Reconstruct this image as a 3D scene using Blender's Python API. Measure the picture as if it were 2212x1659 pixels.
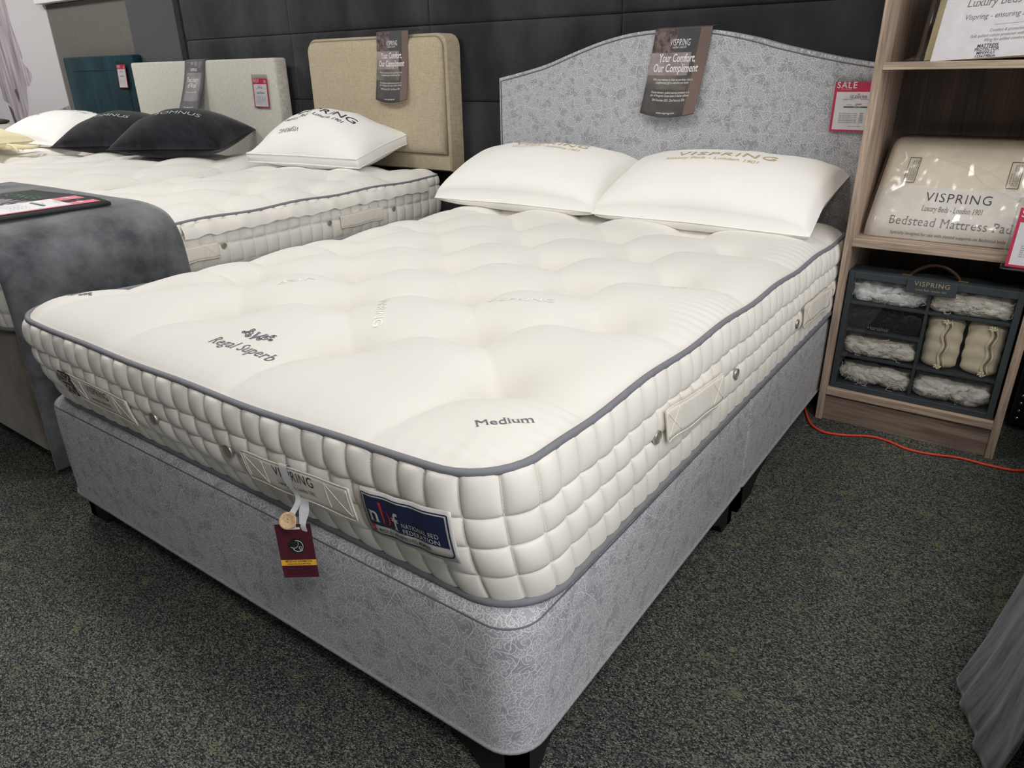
import bpy, bmesh, math, random
import numpy as np
from mathutils import Vector, Matrix, noise as mnoise

random.seed(7)
scene = bpy.context.scene
for o in list(bpy.data.objects):
    bpy.data.objects.remove(o)
COL = scene.collection
FL = -0.088                      # carpet level (z = 0 is the underside of the divan)
PI = math.pi

# ------------------------------------------------------------------ camera
F_PX, PITCH, YAW, ROLL = 1553.2, 0.4129, 0.6297, -0.0182
CAM = Vector((0.4749, -0.656, 1.0269))
fw = Vector((-math.sin(YAW) * math.cos(PITCH), math.cos(YAW) * math.cos(PITCH), -math.sin(PITCH)))
r0 = Vector((math.cos(YAW), math.sin(YAW), 0)); u0 = r0.cross(fw)
rt = r0 * math.cos(ROLL) + u0 * math.sin(ROLL)
up = -r0 * math.sin(ROLL) + u0 * math.cos(ROLL)
cd = bpy.data.cameras.new('camera'); cam = bpy.data.objects.new('camera', cd); COL.objects.link(cam)
cd.sensor_width = 36; cd.lens = F_PX / 2212 * 36; cd.clip_start = 0.02; cd.clip_end = 100
m = Matrix((rt, up, -fw)).transposed().to_4x4(); m.translation = CAM
cam.matrix_world = m
scene.camera = cam

# ------------------------------------------------------------------ world, exposure, ceiling lamps
w = bpy.data.worlds.new('World'); scene.world = w; w.use_nodes = True
w.node_tree.nodes['Background'].inputs[0].default_value = (0.93, 0.95, 1.0, 1)
w.node_tree.nodes['Background'].inputs[1].default_value = 3.4
scene.view_settings.view_transform = 'Standard'
scene.view_settings.look = 'None'
scene.view_settings.gamma = 1.0
scene.view_settings.use_curve_mapping = False
scene.view_settings.exposure = -0.34
scene.cycles.max_bounces = 7
scene.cycles.diffuse_bounces = 4
CEIL = 2.62 + FL
LAMPS = [(-6.4, 0.6, 52), (-4.4, 0.6, 26), (-2.3, 0.35, 22), (-0.75, 0.6, 11), (1.0, 0.6, 10), (2.6, 0.4, 14), (0.95, -1.1, 15), (1.7, -0.9, 28)]  # unseen ceiling positions; last two added as front fill for shelf and corner
for (lx, ly, e) in LAMPS:
    ld = bpy.data.lights.new('ceiling_lamp_light', 'AREA'); ld.shape = 'SQUARE'; ld.size = 0.55; ld.energy = e
    ld.color = (1.0, 0.985, 0.965)
    lo = bpy.data.objects.new('ceiling_lamp_light', ld); COL.objects.link(lo); lo.location = (lx, ly, CEIL - 0.035)

# ------------------------------------------------------------------ helpers
def srgb(r, g, b):
    f = lambda c: (c / 12.92 if c <= 0.04045 else ((c + 0.055) / 1.055) ** 2.4)
    return (f(r / 255), f(g / 255), f(b / 255), 1)

def fix(name, parent):
    return name

def ob(name, verts, faces, mat, parent=None, smooth=True, uv=None, kind=None):
    me = bpy.data.meshes.new(name)
    me.from_pydata([tuple(v) for v in verts], [], [tuple(f) for f in faces])
    if uv is not None:
        lay = me.uv_layers.new(name='UVMap')
        li = np.empty(len(me.loops), dtype=np.int32); me.loops.foreach_get('vertex_index', li)
        lay.data.foreach_set('uv', np.asarray(uv, dtype=np.float32)[li].ravel())
    if smooth:
        me.polygons.foreach_set('use_smooth', [True] * len(me.polygons))
    if mat is not None:
        me.materials.append(mat)
    me.update()
    o = bpy.data.objects.new(name, me); COL.objects.link(o)
    if parent is not None:
        par(o, parent)
    if kind:
        o['kind'] = kind
    return o

def par(o, p):
    o.parent = p
    if p.type == 'EMPTY':
        o.matrix_parent_inverse = (Matrix.Translation(p.location) @ p.rotation_euler.to_matrix().to_4x4()).inverted()

def thing(name, label, cat, loc=(0, 0, 0), group=None):
    o = bpy.data.objects.new(name, None); COL.objects.link(o); o.location = loc
    o.empty_display_size = 0.05
    tag(o, label, cat, group)
    return o

def tag(o, label, cat, group=None):
    o['label'] = label; o['category'] = cat
    if group:
        o['group'] = group
    return o

def struct(o):
    o['kind'] = 'structure'
    return o

def gridf(nu, nv, closed=False, base=0, flip=False):
    f = []
    cu = nu if closed else nu - 1
    for j in range(nv - 1):
        for i in range(cu):
            a = base + j * nu + i; b = base + j * nu + (i + 1) % nu
            q = (a, b, b + nu, a + nu)
            f.append(q[::-1] if flip else q)
    return f

def grid(fn, nu, nv, closed=False, flip=False):
    v = []
    for j in range(nv):
        for i in range(nu):
            v.append(fn(i / (nu if closed else nu - 1), j / (nv - 1)))
    return v, gridf(nu, nv, closed, 0, flip)

def slab(fn, nu, nv, th):
    """solid sheet: fn(u, v, off) -> point; front at off = th, back at off = 0"""
    v = [fn(i / (nu - 1), j / (nv - 1), th) for j in range(nv) for i in range(nu)]
    v += [fn(i / (nu - 1), j / (nv - 1), 0) for j in range(nv) for i in range(nu)]
    n = nu * nv
    f = gridf(nu, nv) + gridf(nu, nv, base=n, flip=True)
    for i in range(nu - 1):
        f.append((i + 1, i, n + i, n + i + 1)); a = (nv - 1) * nu + i
        f.append((a, a + 1, n + a + 1, n + a))
    for j in range(nv - 1):
        a = j * nu; f.append((a, a + nu, n + a + nu, n + a))
        a = j * nu + nu - 1; f.append((a + nu, a, n + a, n + a + nu))
    return v, f

def bbox(x0, x1, y0, y1, z0, z1, bev=0.0, seg=2):
    bm = bmesh.new(); bmesh.ops.create_cube(bm, size=1)
    for v in bm.verts:
        v.co = Vector((x0 + (v.co.x + .5) * (x1 - x0), y0 + (v.co.y + .5) * (y1 - y0), z0 + (v.co.z + .5) * (z1 - z0)))
    if bev > 0:
        bmesh.ops.bevel(bm, geom=bm.edges[:], offset=bev, segments=seg, profile=0.5, affect='EDGES')
    bm.verts.index_update()
    r = [tuple(v.co) for v in bm.verts], [[v.index for v in f.verts] for f in bm.faces]
    bm.free(); return r

def box(name, x0, x1, y0, y1, z0, z1, mat, parent=None, bev=0.002, seg=2, smooth=False):
    v, f = bbox(x0, x1, y0, y1, z0, z1, bev, seg)
    return ob(name, v, f, mat, parent, smooth)

def join(*parts):
    V = []; Fc = []
    for v, f in parts:
        b = len(V); V += [tuple(p) for p in v]; Fc += [[i + b for i in q] for q in f]
    return V, Fc

def tube(pts, r, n=8, closed=False, rf=None):
    P = [Vector(p) for p in pts]; N = len(P); V = []; Fc = []
    prev = None
    for k in range(N):
        a = P[k - 1] if (k > 0 or closed) else P[k]; b = P[(k + 1) % N] if (k < N - 1 or closed) else P[k]
        t = (b - a)
        t = t.normalized() if t.length > 1e-9 else Vector((1, 0, 0))
        if prev is None:
            h = Vector((0, 0, 1)) if abs(t.z) < .9 else Vector((1, 0, 0))
            prev = (h - t * h.dot(t)).normalized()
        else:
            prev = (prev - t * prev.dot(t)).normalized()
        bn = t.cross(prev); rr = r * (rf(k / max(1, N - 1)) if rf else 1)
        for i in range(n):
            c = 2 * PI * i / n
            V.append(P[k] + prev * (rr * math.cos(c)) + bn * (rr * math.sin(c)))
    for k in range(N if closed else N - 1):
        for i in range(n):
            a = k * n + i; b = k * n + (i + 1) % n; k2 = ((k + 1) % N) * n
            Fc.append((a, b, k2 + (i + 1) % n, k2 + i))
    if not closed:
        Fc.append(tuple(range(n))[::-1]); Fc.append(tuple((N - 1) * n + i for i in range(n)))
    return V, Fc

def lathe(prof, c, axis='z', n=20):
    """prof: (r, h) list; axis z or -y"""
    V = []; Fc = []
    for (r, h) in prof:
        for i in range(n):
            a = 2 * PI * i / n
            if axis == 'z':
                V.append((c[0] + r * math.cos(a), c[1] + r * math.sin(a), c[2] + h))
            elif axis == '-y':
                V.append((c[0] + r * math.cos(a), c[1] - h, c[2] + r * math.sin(a)))
            else:
                V.append((c[0] + h, c[1] + r * math.cos(a), c[2] + r * math.sin(a)))
    Fc = gridf(n, len(prof), True)
    Fc.append(tuple(range(n))[::-1]); Fc.append(tuple((len(prof) - 1) * n + i for i in range(n)))
    return V, Fc

def bez(pts, n=6):
    """Catmull-Rom through points"""
    P = [Vector(p) for p in pts]; out = []
    for i in range(len(P) - 1):
        p0 = P[max(0, i - 1)]; p1 = P[i]; p2 = P[i + 1]; p3 = P[min(len(P) - 1, i + 2)]
        for k in range(n):
            t = k / n
            out.append(0.5 * ((2 * p1) + (-p0 + p2) * t + (2 * p0 - 5 * p1 + 4 * p2 - p3) * t * t + (-p0 + 3 * p1 - 3 * p2 + p3) * t ** 3))
    out.append(P[-1])
    return out

def outline(x0, x1, y0, y1, radii, n=8, step=None):
    """ccw rounded rectangle starting at front-left; radii fl, fr, br, bl -> list of (x, y, nx, ny, s)"""
    fl, fr, br, bl = radii
    pts = []
    def arc(cx, cy, r, a0):
        for k in range(n + 1):
            a = a0 + PI / 2 * k / n
            pts.append((cx + r * math.cos(a), cy + r * math.sin(a), math.cos(a), math.sin(a)))
    arc(x0 + fl, y0 + fl, fl, PI); arc(x1 - fr, y0 + fr, fr, 1.5 * PI); arc(x1 - br, y1 - br, br, 0); arc(x0 + bl, y1 - bl, bl, .5 * PI)
    if step:
        out = []
        for k in range(len(pts)):
            a = pts[k]; b = pts[(k + 1) % len(pts)]
            d = math.hypot(b[0] - a[0], b[1] - a[1]); m_ = max(1, int(d / step))
            for j in range(m_):
                t = j / m_; out.append(tuple(a[q] + (b[q] - a[q]) * t for q in range(4)))
        pts = out
    s = 0; res = []
    for k, p in enumerate(pts):
        if k:
            s += math.hypot(p[0] - pts[k - 1][0], p[1] - pts[k - 1][1])
        res.append((*p, s))
    return res

def loft(ol, rings, cap_top=True, cap_bot=True):
    """rings: (z, inset) bottom to top; returns verts, faces, uv in metres"""
    n = len(ol); V = []; UV = []
    acc = 0.0; last = rings[0]
    for (z, ins) in rings:
        acc += math.hypot(z - last[0], ins - last[1]); last = (z, ins)
        for (x, y, nx, ny, s) in ol:
            V.append((x - nx * ins, y - ny * ins, z)); UV.append((s, acc))
    Fc = gridf(n, len(rings), True)
    if cap_top:
        b = len(V)
        for (x, y, nx, ny, s) in ol:
            z, ins = rings[-1]; V.append((x - nx * ins, y - ny * ins, z)); UV.append((x, y))
        Fc.append(tuple(range(b, b + n)))
    if cap_bot:
        Fc.append(tuple(range(n))[::-1])
    return V, Fc, UV

def prism(poly, y0, y1):
    """poly (x, z) ccw seen from -y, extruded y0..y1"""
    n = len(poly)
    V = [(x, y0, z) for x, z in poly] + [(x, y1, z) for x, z in poly]
    Fc = [tuple(range(n)), tuple(range(2 * n - 1, n - 1, -1))]
    for i in range(n):
        j = (i + 1) % n; Fc.append((i, n + i, n + j, j))
    return V, Fc

# ------------------------------------------------------------------ lettering (built-in vector font; serifs are added to stem ends)
_tc = {}
def text2d(s, size=1.0, serif=False, italic=0.0, weight=0.0, space=1.0, align='CENTER'):
    key = (s, serif, italic, weight, space, align)
    if key not in _tc:
        c = bpy.data.curves.new('t', 'FONT'); c.body = s; c.size = 1; c.align_x = align; c.offset = weight
        c.space_character = space; c.resolution_u = 3; c.fill_mode = 'FRONT'
        o = bpy.data.objects.new('t', c)
        me = bpy.data.meshes.new_from_object(o)
        V = [(v.co.x, v.co.y) for v in me.vertices]; Fc = [tuple(p.vertices) for p in me.polygons]
        if serif:
            cnt = {}
            for f in Fc:
                for i in range(len(f)):
                    e = (f[i], f[(i + 1) % len(f)]); k = (min(e), max(e)); cnt.setdefault(k, []).append(f)
            add = []
            for (a, b), fs in cnt.items():
                if len(fs) > 1:
                    continue
                (xa, ya), (xb, yb) = V[a], V[b]
                L = abs(xa - xb)
                if abs(ya - yb) > 0.004 or L < 0.035 or L > 0.17:
                    continue
                cy = sum(V[i][1] for i in fs[0]) / len(fs[0])
                d = 0.035 if cy > ya else -0.035
                x0, x1 = min(xa, xb), max(xa, xb)
                add.append((x0 - 0.05, x1 + 0.05, ya, ya + d))
            for (x0, x1, ya, yb) in add:
                k = len(V); V += [(x0, ya), (x1, ya), (x1, yb), (x0, yb)]
                Fc.append((k, k + 1, k + 2, k + 3) if yb > ya else (k + 3, k + 2, k + 1, k))
        if italic:
            V = [(x + y * italic, y) for x, y in V]
        bpy.data.objects.remove(o); bpy.data.curves.remove(c); bpy.data.meshes.remove(me)
        _tc[key] = (V, Fc)
    V, Fc = _tc[key]
    return [(x * size, y * size) for x, y in V], Fc

def lettering(name, lines, fn, mat, parent):
    """lines: (string, size, x, y, options[, rotation]); fn(x, y) -> 3D"""
    V = []; Fc = []
    for ln in lines:
        s, size, x, y = ln[:4]; opt = dict(ln[4]) if len(ln) > 4 else {}
        rot = opt.pop('rot', 0); wid = opt.pop('fit', None)
        v, f = text2d(s, size, **opt)
        if wid and v:
            xs = [p[0] for p in v]; k = wid / max(1e-6, max(xs) - min(xs)); v = [(a * k, b) for a, b in v]
        c_, s_ = math.cos(rot), math.sin(rot); b = len(V)
        V += [fn(x + p * c_ - q * s_, y + p * s_ + q * c_) for p, q in v]
        Fc += [[i + b for i in g] for g in f]
    return ob(name, V, Fc, mat, parent, smooth=False)

def plane_fn(o, ux, uy, off=0.0):
    o = Vector(o); ux = Vector(ux).normalized(); uy = Vector(uy).normalized(); n = ux.cross(uy)
    return lambda x, y, d=0.0: o + ux * x + uy * y + n * (off + d)

def card(name, fn, x0, x1, y0, y1, th, mat, parent, nx=2, ny=2):
    v, f = slab(lambda u, v, d: fn(x0 + (x1 - x0) * u, y0 + (y1 - y0) * v, d), nx, ny, th)
    return ob(name, v, f, mat, parent, smooth=False)

def patch(name, fn, poly, off, mat, parent):
    """flat print: polygon in sheet coordinates, lying just on the sheet"""
    V = [fn(x, y, off) for x, y in poly]
    return ob(name, V, [tuple(range(len(V)))], mat, parent, smooth=False)

# ------------------------------------------------------------------ materials
class NT:
    def __init__(s, name):
        s.m = bpy.data.materials.new(name); s.m.use_nodes = True; s.t = s.m.node_tree
        s.t.nodes.clear(); s.out = s.t.nodes.new('ShaderNodeOutputMaterial')
    def n(s, typ, ins=None, **kw):
        nd = s.t.nodes.new('ShaderNode' + typ)
        for k, v in kw.items():
            setattr(nd, k, v)
        for k, v in (ins or {}).items():
            if hasattr(v, 'is_output'):
                s.t.links.new(v, nd.inputs[k])
            else:
                nd.inputs[k].default_value = v
        return nd
    def math(s, op, a, b=None, c=None, clamp=False):
        ins = {0: a}
        if b is not None: ins[1] = b
        if c is not None: ins[2] = c
        nd = s.n('Math', ins, operation=op); nd.use_clamp = clamp
        return nd.outputs[0]
    def pos(s, scale=(1, 1, 1), uv=False):
        src = s.n('TexCoord').outputs['UV'] if uv else s.n('NewGeometry').outputs['Position']
        return s.n('VectorMath', {0: src, 1: scale}, operation='MULTIPLY').outputs[0]
    def noise(s, scale, detail=3.0, rough=.55, vscale=(1, 1, 1), uv=False):
        return s.n('TexNoise', {'Vector': s.pos(vscale, uv), 'Scale': scale, 'Detail': detail, 'Roughness': rough}).outputs['Fac']
    def ramp(s, fac, stops, interp='LINEAR'):
        r = s.n('ValToRGB', {0: fac}); e = r.color_ramp; e.interpolation = interp
        while len(e.elements) < len(stops):
            e.elements.new(0.5)
        for el, (p, c) in zip(e.elements, stops):
            el.position = p; el.color = c
        return r.outputs[0]
    def bump(s, h, strength=.3, dist=.002):
        return s.n('Bump', {'Height': h, 'Strength': strength, 'Distance': dist}).outputs[0]
    def done(s, color, rough=.6, normal=None, **ins):
        d = {'Base Color': color, 'Roughness': rough}
        if normal is not None: d['Normal'] = normal
        d.update(ins)
        b = s.n('BsdfPrincipled', d)
        s.t.links.new(b.outputs[0], s.out.inputs[0])
        return s.m

def plain(name, c, rough=.55, var=.06, scale=30, bumps=None, **kw):
    t = NT(name)
    f = t.noise(scale)
    lo = tuple(x * (1 - var) for x in c[:3]) + (1,); hi = tuple(min(1, x * (1 + var)) for x in c[:3]) + (1,)
    col = t.ramp(f, [(.3, lo), (.7, hi)])
    nm = t.bump(t.noise(bumps[0], 2), bumps[1], bumps[2]) if bumps else None
    return t.done(col, rough, nm, **kw)

def velvet(name, dark, light, vscale=(1, 1, 1), scale=5, sheen=.5, rough=.8):
    t = NT(name)
    f = t.noise(scale, 5, .62, vscale)
    col = t.ramp(f, [(.36, dark), (.66, light)])
    nm = t.bump(t.noise(900, 2), .25, .0006)
    return t.done(col, rough, nm, **{'Sheen Weight': sheen, 'Sheen Roughness': .4, 'Specular IOR Level': .15})

def linen(name, dark, light, k=1.0):
    t = NT(name)
    a = t.noise(1, 3, .6, (35 * k, 35 * k, 700 * k)); b = t.noise(1, 3, .6, (700 * k, 35 * k, 35 * k))
    f = t.math('MULTIPLY', t.math('ADD', a, b), .5)
    col = t.ramp(f, [(.4, dark), (.6, light)])
    return t.done(col, .85, t.bump(f, .35, .0015), **{'Sheen Weight': .15, 'Specular IOR Level': .15})

def wood(name, vscale, dark, light):
    t = NT(name)
    a = t.noise(1, 5, .65, vscale); b = t.noise(1, 2, .5, tuple(v * 4 for v in vscale))
    f = t.math('ADD', t.math('MULTIPLY', a, .7), t.math('MULTIPLY', b, .3))
    col = t.ramp(f, [(.33, dark), (.5, tuple((d + l) / 2 for d, l in zip(dark, light))), (.66, light)])
    return t.done(col, .5, t.bump(f, .12, .001), **{'Specular IOR Level': .3})

def clear(name, lo=.04, hi=.5, rough=.06, bumpscale=None, tint=(1, 1, 1, 1)):
    t = NT(name)
    nm = t.bump(t.noise(bumpscale, 3, .5), .8, .012) if bumpscale else None
    lw = t.n('LayerWeight', {'Blend': .35} if nm is None else {'Blend': .35, 'Normal': nm})
    fac = t.n('MapRange', {0: lw.outputs['Facing'], 3: lo, 4: hi}).outputs[0]
    gl = t.n('BsdfGlossy', {'Roughness': rough} if nm is None else {'Roughness': rough, 'Normal': nm})
    tr = t.n('BsdfTransparent', {0: tint})
    mx = t.n('MixShader', {0: fac, 1: tr.outputs[0], 2: gl.outputs[0]})
    t.t.links.new(mx.outputs[0], t.out.inputs[0])
    return t.m

def damask(name):
    t = NT(name)
    uv0 = t.n('TexCoord').outputs['UV']
    wob = t.n('TexNoise', {'Vector': uv0, 'Scale': 28.0, 'Detail': 1.0})
    uv = t.n('VectorMath', {0: t.n('VectorMath', {0: wob.outputs['Color'], 1: (.5, .5, .5)}, operation='SUBTRACT').outputs[0], 1: (.012, .012, 0), 2: uv0}, operation='MULTIPLY_ADD').outputs[0]
    def scrolls(S, turns, wdt):
        v = t.n('TexVoronoi', {'Vector': uv, 'Scale': S, 'Randomness': .85}, voronoi_dimensions='2D')
        d = t.n('VectorMath', {0: uv, 1: v.outputs['Position']}, operation='SUBTRACT').outputs[0]
        xy = t.n('SeparateXYZ', {0: d})
        ang = t.math('ARCTAN2', xy.outputs[1], xy.outputs[0])
        rc = t.n('SeparateColor', {0: v.outputs['Color']})
        sg = t.math('SIGN', t.math('SUBTRACT', rc.outputs[0], .5))
        ph = t.math('ADD', t.math('MULTIPLY', v.outputs['Distance'], turns * 2 * PI), t.math('MULTIPLY', ang, sg))
        ph = t.math('ADD', ph, t.math('MULTIPLY', rc.outputs[1], 6.28))
        sn = t.math('ABSOLUTE', t.math('SINE', t.math('MULTIPLY', ph, .5)))
        return t.n('MapRange', {0: sn, 1: wdt * 1.7, 2: wdt * .6, 3: 0.0, 4: 1.0}).outputs[0]
    def edges(S, wdt):
        v = t.n('TexVoronoi', {'Vector': uv, 'Scale': S, 'Randomness': .85}, voronoi_dimensions='2D', feature='DISTANCE_TO_EDGE')
        return t.n('MapRange', {0: v.outputs['Distance'], 1: wdt * 1.5, 2: wdt * .5, 3: 0.0, 4: 1.0}).outputs[0]
    a = scrolls(40, 3.2, .19); b = scrolls(84, 2.4, .24); e = edges(27, .016)
    msk = t.n('MapRange', {0: t.n('TexNoise', {'Vector': uv0, 'Scale': 24.0, 'Detail': 2.0}).outputs['Fac'], 1: .40, 2: .45}).outputs[0]
    fine = t.math('MULTIPLY', t.math('MAXIMUM', b, 0), msk)
    ln = t.math('MAXIMUM', t.math('MAXIMUM', a, e), fine)
    blot = t.n('MapRange', {0: t.n('TexNoise', {'Vector': uv0, 'Scale': 34.0, 'Detail': 1.0}).outputs['Fac'], 1: .33, 2: .36}).outputs[0]
    ln = t.math('MULTIPLY', ln, blot)
    hatch = t.math('MULTIPLY', t.math('MULTIPLY', t.n('TexNoise', {'Vector': uv0, 'Scale': 900.0, 'Detail': 0.0}).outputs['Fac'], .30), msk)
    f = t.math('MAXIMUM', ln, hatch)
    col = t.n('Mix', {0: f, 6: srgb(150, 152, 158), 7: srgb(218, 219, 222)}, data_type='RGBA').outputs[2]
    return t.done(col, t.n('MapRange', {0: f, 3: .55, 4: .36}).outputs[0], t.bump(f, .25, .0007), **{'Specular IOR Level': .35, 'Sheen Weight': .1})

def carpet(name):
    t = NT(name)
    v = t.n('TexVoronoi', {'Vector': t.pos((1, 1.35, 1)), 'Scale': 330.0, 'Randomness': 1.0})
    c1 = t.n('SeparateColor', {0: v.outputs['Color']})
    big = t.noise(3.2, 3)
    fle = t.n('MapRange', {0: t.noise(17, 3), 1: .58, 2: .72}).outputs[0]
    base = t.ramp(c1.outputs[0], [(0, srgb(33, 36, 38)), (.45, srgb(76, 79, 78)), (.8, srgb(120, 122, 116)), (1, srgb(154, 154, 142))])
    yel = t.math('MULTIPLY', fle, t.math('GREATER_THAN', c1.outputs[1], .55))
    col = t.n('Mix', {0: yel, 6: base, 7: srgb(136, 136, 100)}, data_type='RGBA').outputs[2]
    col = t.n('Mix', {0: 1.0, 6: col, 7: t.ramp(big, [(.3, (.82, .85, .88, 1)), (.7, (1.05, 1.05, 1, 1))])}, data_type='RGBA', blend_type='MULTIPLY').outputs[2]
    h = t.math('SUBTRACT', 1.0, v.outputs['Distance'])
    return t.done(col, .95, t.bump(h, .9, .004), **{'Specular IOR Level': .1})

M = {}
M['carpet'] = carpet('carpet')
M['cream'] = plain('mattress_wool', srgb(228, 225, 219), .82, .012, 4, (700, .25, .0006), **{'Sheen Weight': .15, 'Specular IOR Level': .15})
M['border'] = plain('mattress_border', srgb(235, 231, 223), .72, .015, 5, (800, .22, .0006), **{'Sheen Weight': .15, 'Specular IOR Level': .25})
M['piping'] = plain('grey_piping', srgb(122, 123, 130), .75, .06, 40, (900, .4, .0008))
M['damask'] = damask('silver_damask')
M['seam'] = plain('seam_grey', srgb(104, 105, 111), .7)
M['leg'] = plain('black_plastic', srgb(10, 10, 11), .7)
M['thread'] = plain('grey_thread', srgb(104, 110, 118), .6, .15, 900, (1500, .6, .0008))
M['whitethread'] = plain('white_thread', srgb(255, 253, 244), .45)
M['goldthread'] = plain('gold_thread', srgb(206, 184, 134), .5)
M['ink'] = plain('dark_ink', srgb(52, 52, 56), .6)
M['greyink'] = plain('grey_ink', srgb(120, 116, 112), .6)
M['blackink'] = plain('black_ink', srgb(24, 24, 26), .6)
M['tuft'] = plain('felt_tuft', srgb(244, 232, 196), .9, .1, 300)
M['chrome'] = plain('vent_metal', srgb(186, 182, 172), .35, .05, 30, Metallic=.7)
M['mesh'] = plain('vent_mesh', srgb(132, 127, 114), .6, .35, 900)
M['canvas'] = plain('handle_canvas', srgb(234, 229, 219), .75, .02, 60, (900, .3, .0007))
M['binding'] = plain('handle_binding', srgb(236, 229, 216), .7)
M['navy'] = plain('navy_print', srgb(30, 40, 78), .4)
M['label'] = plain('satin_label', srgb(214, 212, 210), .4)
M['white'] = plain('white_print', srgb(238, 236, 234), .5)
M['red'] = plain('red_print', srgb(190, 52, 52), .45)
M['maroon'] = plain('maroon_card', srgb(78, 22, 38), .5)
M['maroondark'] = plain('maroon_emboss', srgb(52, 16, 28), .45)
M['yellow'] = plain('yellow_band', srgb(236, 178, 52), .5)
M['ribbon'] = plain('white_ribbon', srgb(220, 220, 224), .55)
M['button'] = plain('wood_button', srgb(190, 160, 124), .55, .2, 250)
M['pink'] = plain('sale_pink', srgb(206, 54, 92), .45)
M['paper'] = plain('sign_paper', srgb(232, 230, 234), .5)
M['green'] = plain('sign_green', srgb(56, 130, 88), .5)
M['redink'] = plain('red_ink', srgb(176, 44, 70), .5)
M['clear'] = clear('clear_plastic', .05, .55)
M['acrylic'] = clear('clear_acrylic', .06, .6, .03)
M['bag'] = clear('plastic_bag', .06, .5, .16, 6)
M['glass'] = clear('case_glass', .035, .45, .02)
M['wallvelvet'] = velvet('charcoal_velvet', srgb(42, 42, 45), srgb(70, 70, 73), (1, 1, .5), 3.2, .3)
M['wallpaint'] = plain('charcoal_paint', srgb(62, 62, 64), .8)
M['pillar'] = plain('grey_paint', srgb(78, 78, 81), .75)
M['taupe'] = plain('taupe_board', srgb(106, 103, 98), .7)
M['black'] = plain('black_gap', srgb(34, 34, 38), .8)
M['trimwhite'] = plain('white_trim', srgb(238, 236, 236), .5)
M['ceiling'] = plain('ceiling_white', srgb(225, 225, 222), .9)
M['woodv'] = wood('oak_upright', (46, 46, 2.2), srgb(128, 112, 99), srgb(204, 181, 162))
M['woodh'] = wood('oak_shelf', (2.2, 46, 60), srgb(130, 114, 101), srgb(206, 184, 164))
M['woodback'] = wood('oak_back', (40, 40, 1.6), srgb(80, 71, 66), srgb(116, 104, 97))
M['woodpl'] = wood('oak_plinth', (2.0, 40, 34), srgb(112, 98, 88), srgb(160, 142, 128))
M['casegrey'] = plain('case_paint', srgb(60, 67, 72), .5)
M['casedark'] = plain('case_inside', srgb(52, 57, 61), .7)
M['brass'] = plain('brass', srgb(150, 128, 84), .4, Metallic=.8)
M['leather'] = plain('brown_leather', srgb(62, 36, 28), .5)
M['gold'] = plain('gold_foil', srgb(176, 158, 120), .4)
M['orange'] = plain('orange_rubber', srgb(222, 74, 48), .5)
M['pillow'] = plain('pillow_cotton', srgb(249, 247, 242), .8, .012, 5, (600, .2, .0006), **{'Sheen Weight': .1, 'Specular IOR Level': .15})
M['pillow2'] = plain('pillow_percale', srgb(244, 243, 240), .75, .012, 5)
M['blackvelvet'] = velvet('black_velvet', srgb(16, 16, 19), srgb(38, 38, 46), (1, 3, 1), 7, .25)
M['throw'] = velvet('grey_throw', srgb(66, 68, 72), srgb(112, 114, 118), (1, 1, 1), 8, .5)
M['throw2'] = velvet('grey_throw_b', srgb(74, 75, 83), srgb(122, 124, 132), (2, 26, 2.4), 3, .4)
M['tan'] = linen('tan_linen', srgb(172, 159, 134), srgb(202, 189, 163))
M['tanedge'] = plain('tan_piping', srgb(140, 126, 100), .8)
M['greylinen'] = linen('pale_linen', srgb(186, 182, 172), srgb(218, 215, 206))
M['teal'] = velvet('teal_velvet', srgb(10, 38, 48), srgb(22, 60, 70), (2, 2, 1), 4, .15)
M['taupevelvet'] = velvet('taupe_velvet', srgb(104, 96, 88), srgb(136, 126, 116), (1, 1, 1), 7, .4)
M['steel'] = plain('castor_steel', srgb(170, 165, 150), .2, Metallic=1.0)
M['rubber'] = plain('castor_black', srgb(18, 18, 18), .5)
M['blackfelt'] = plain('black_card', srgb(42, 43, 44), .8)
M['pinkpale'] = plain('price_pink', srgb(226, 122, 140), .45)
M['greenline'] = plain('green_foil', srgb(66, 120, 84), .5)
M['silverline'] = plain('silver_foil', srgb(196, 196, 200), .4)
M['mural'] = plain('mural_sky', srgb(208, 204, 207), .6, .02, 1.0)
M['stud'] = plain('chrome_stud', srgb(200, 200, 205), .2, Metallic=1.0)
M['yellowbag'] = plain('ivory_cotton', srgb(238, 228, 190), .7)
M['browncover'] = plain('brown_cover', srgb(70, 58, 52), .7)
M['padbeige'] = plain('pad_beige', srgb(226, 216, 196), .8, .03, 20, (600, .3, .0008))
M['padwhite'] = plain('pad_band', srgb(224, 220, 212), .6)
M['ivory'] = plain('protector_wool', srgb(222, 212, 172), .85, .08, 30, (60, .4, .004))
M['calico'] = plain('calico', srgb(228, 217, 192), .85, .05, 60, (400, .35, .001))
M['emit'] = NT('lamp_diffuser').m
_t = M['emit'].node_tree; _e = _t.nodes.new('ShaderNodeEmission'); _e.inputs[0].default_value = (1, .955, .9, 1); _e.inputs[1].default_value = 6
_t.links.new(_e.outputs[0], _t.nodes['Material Output'].inputs[0])

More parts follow.
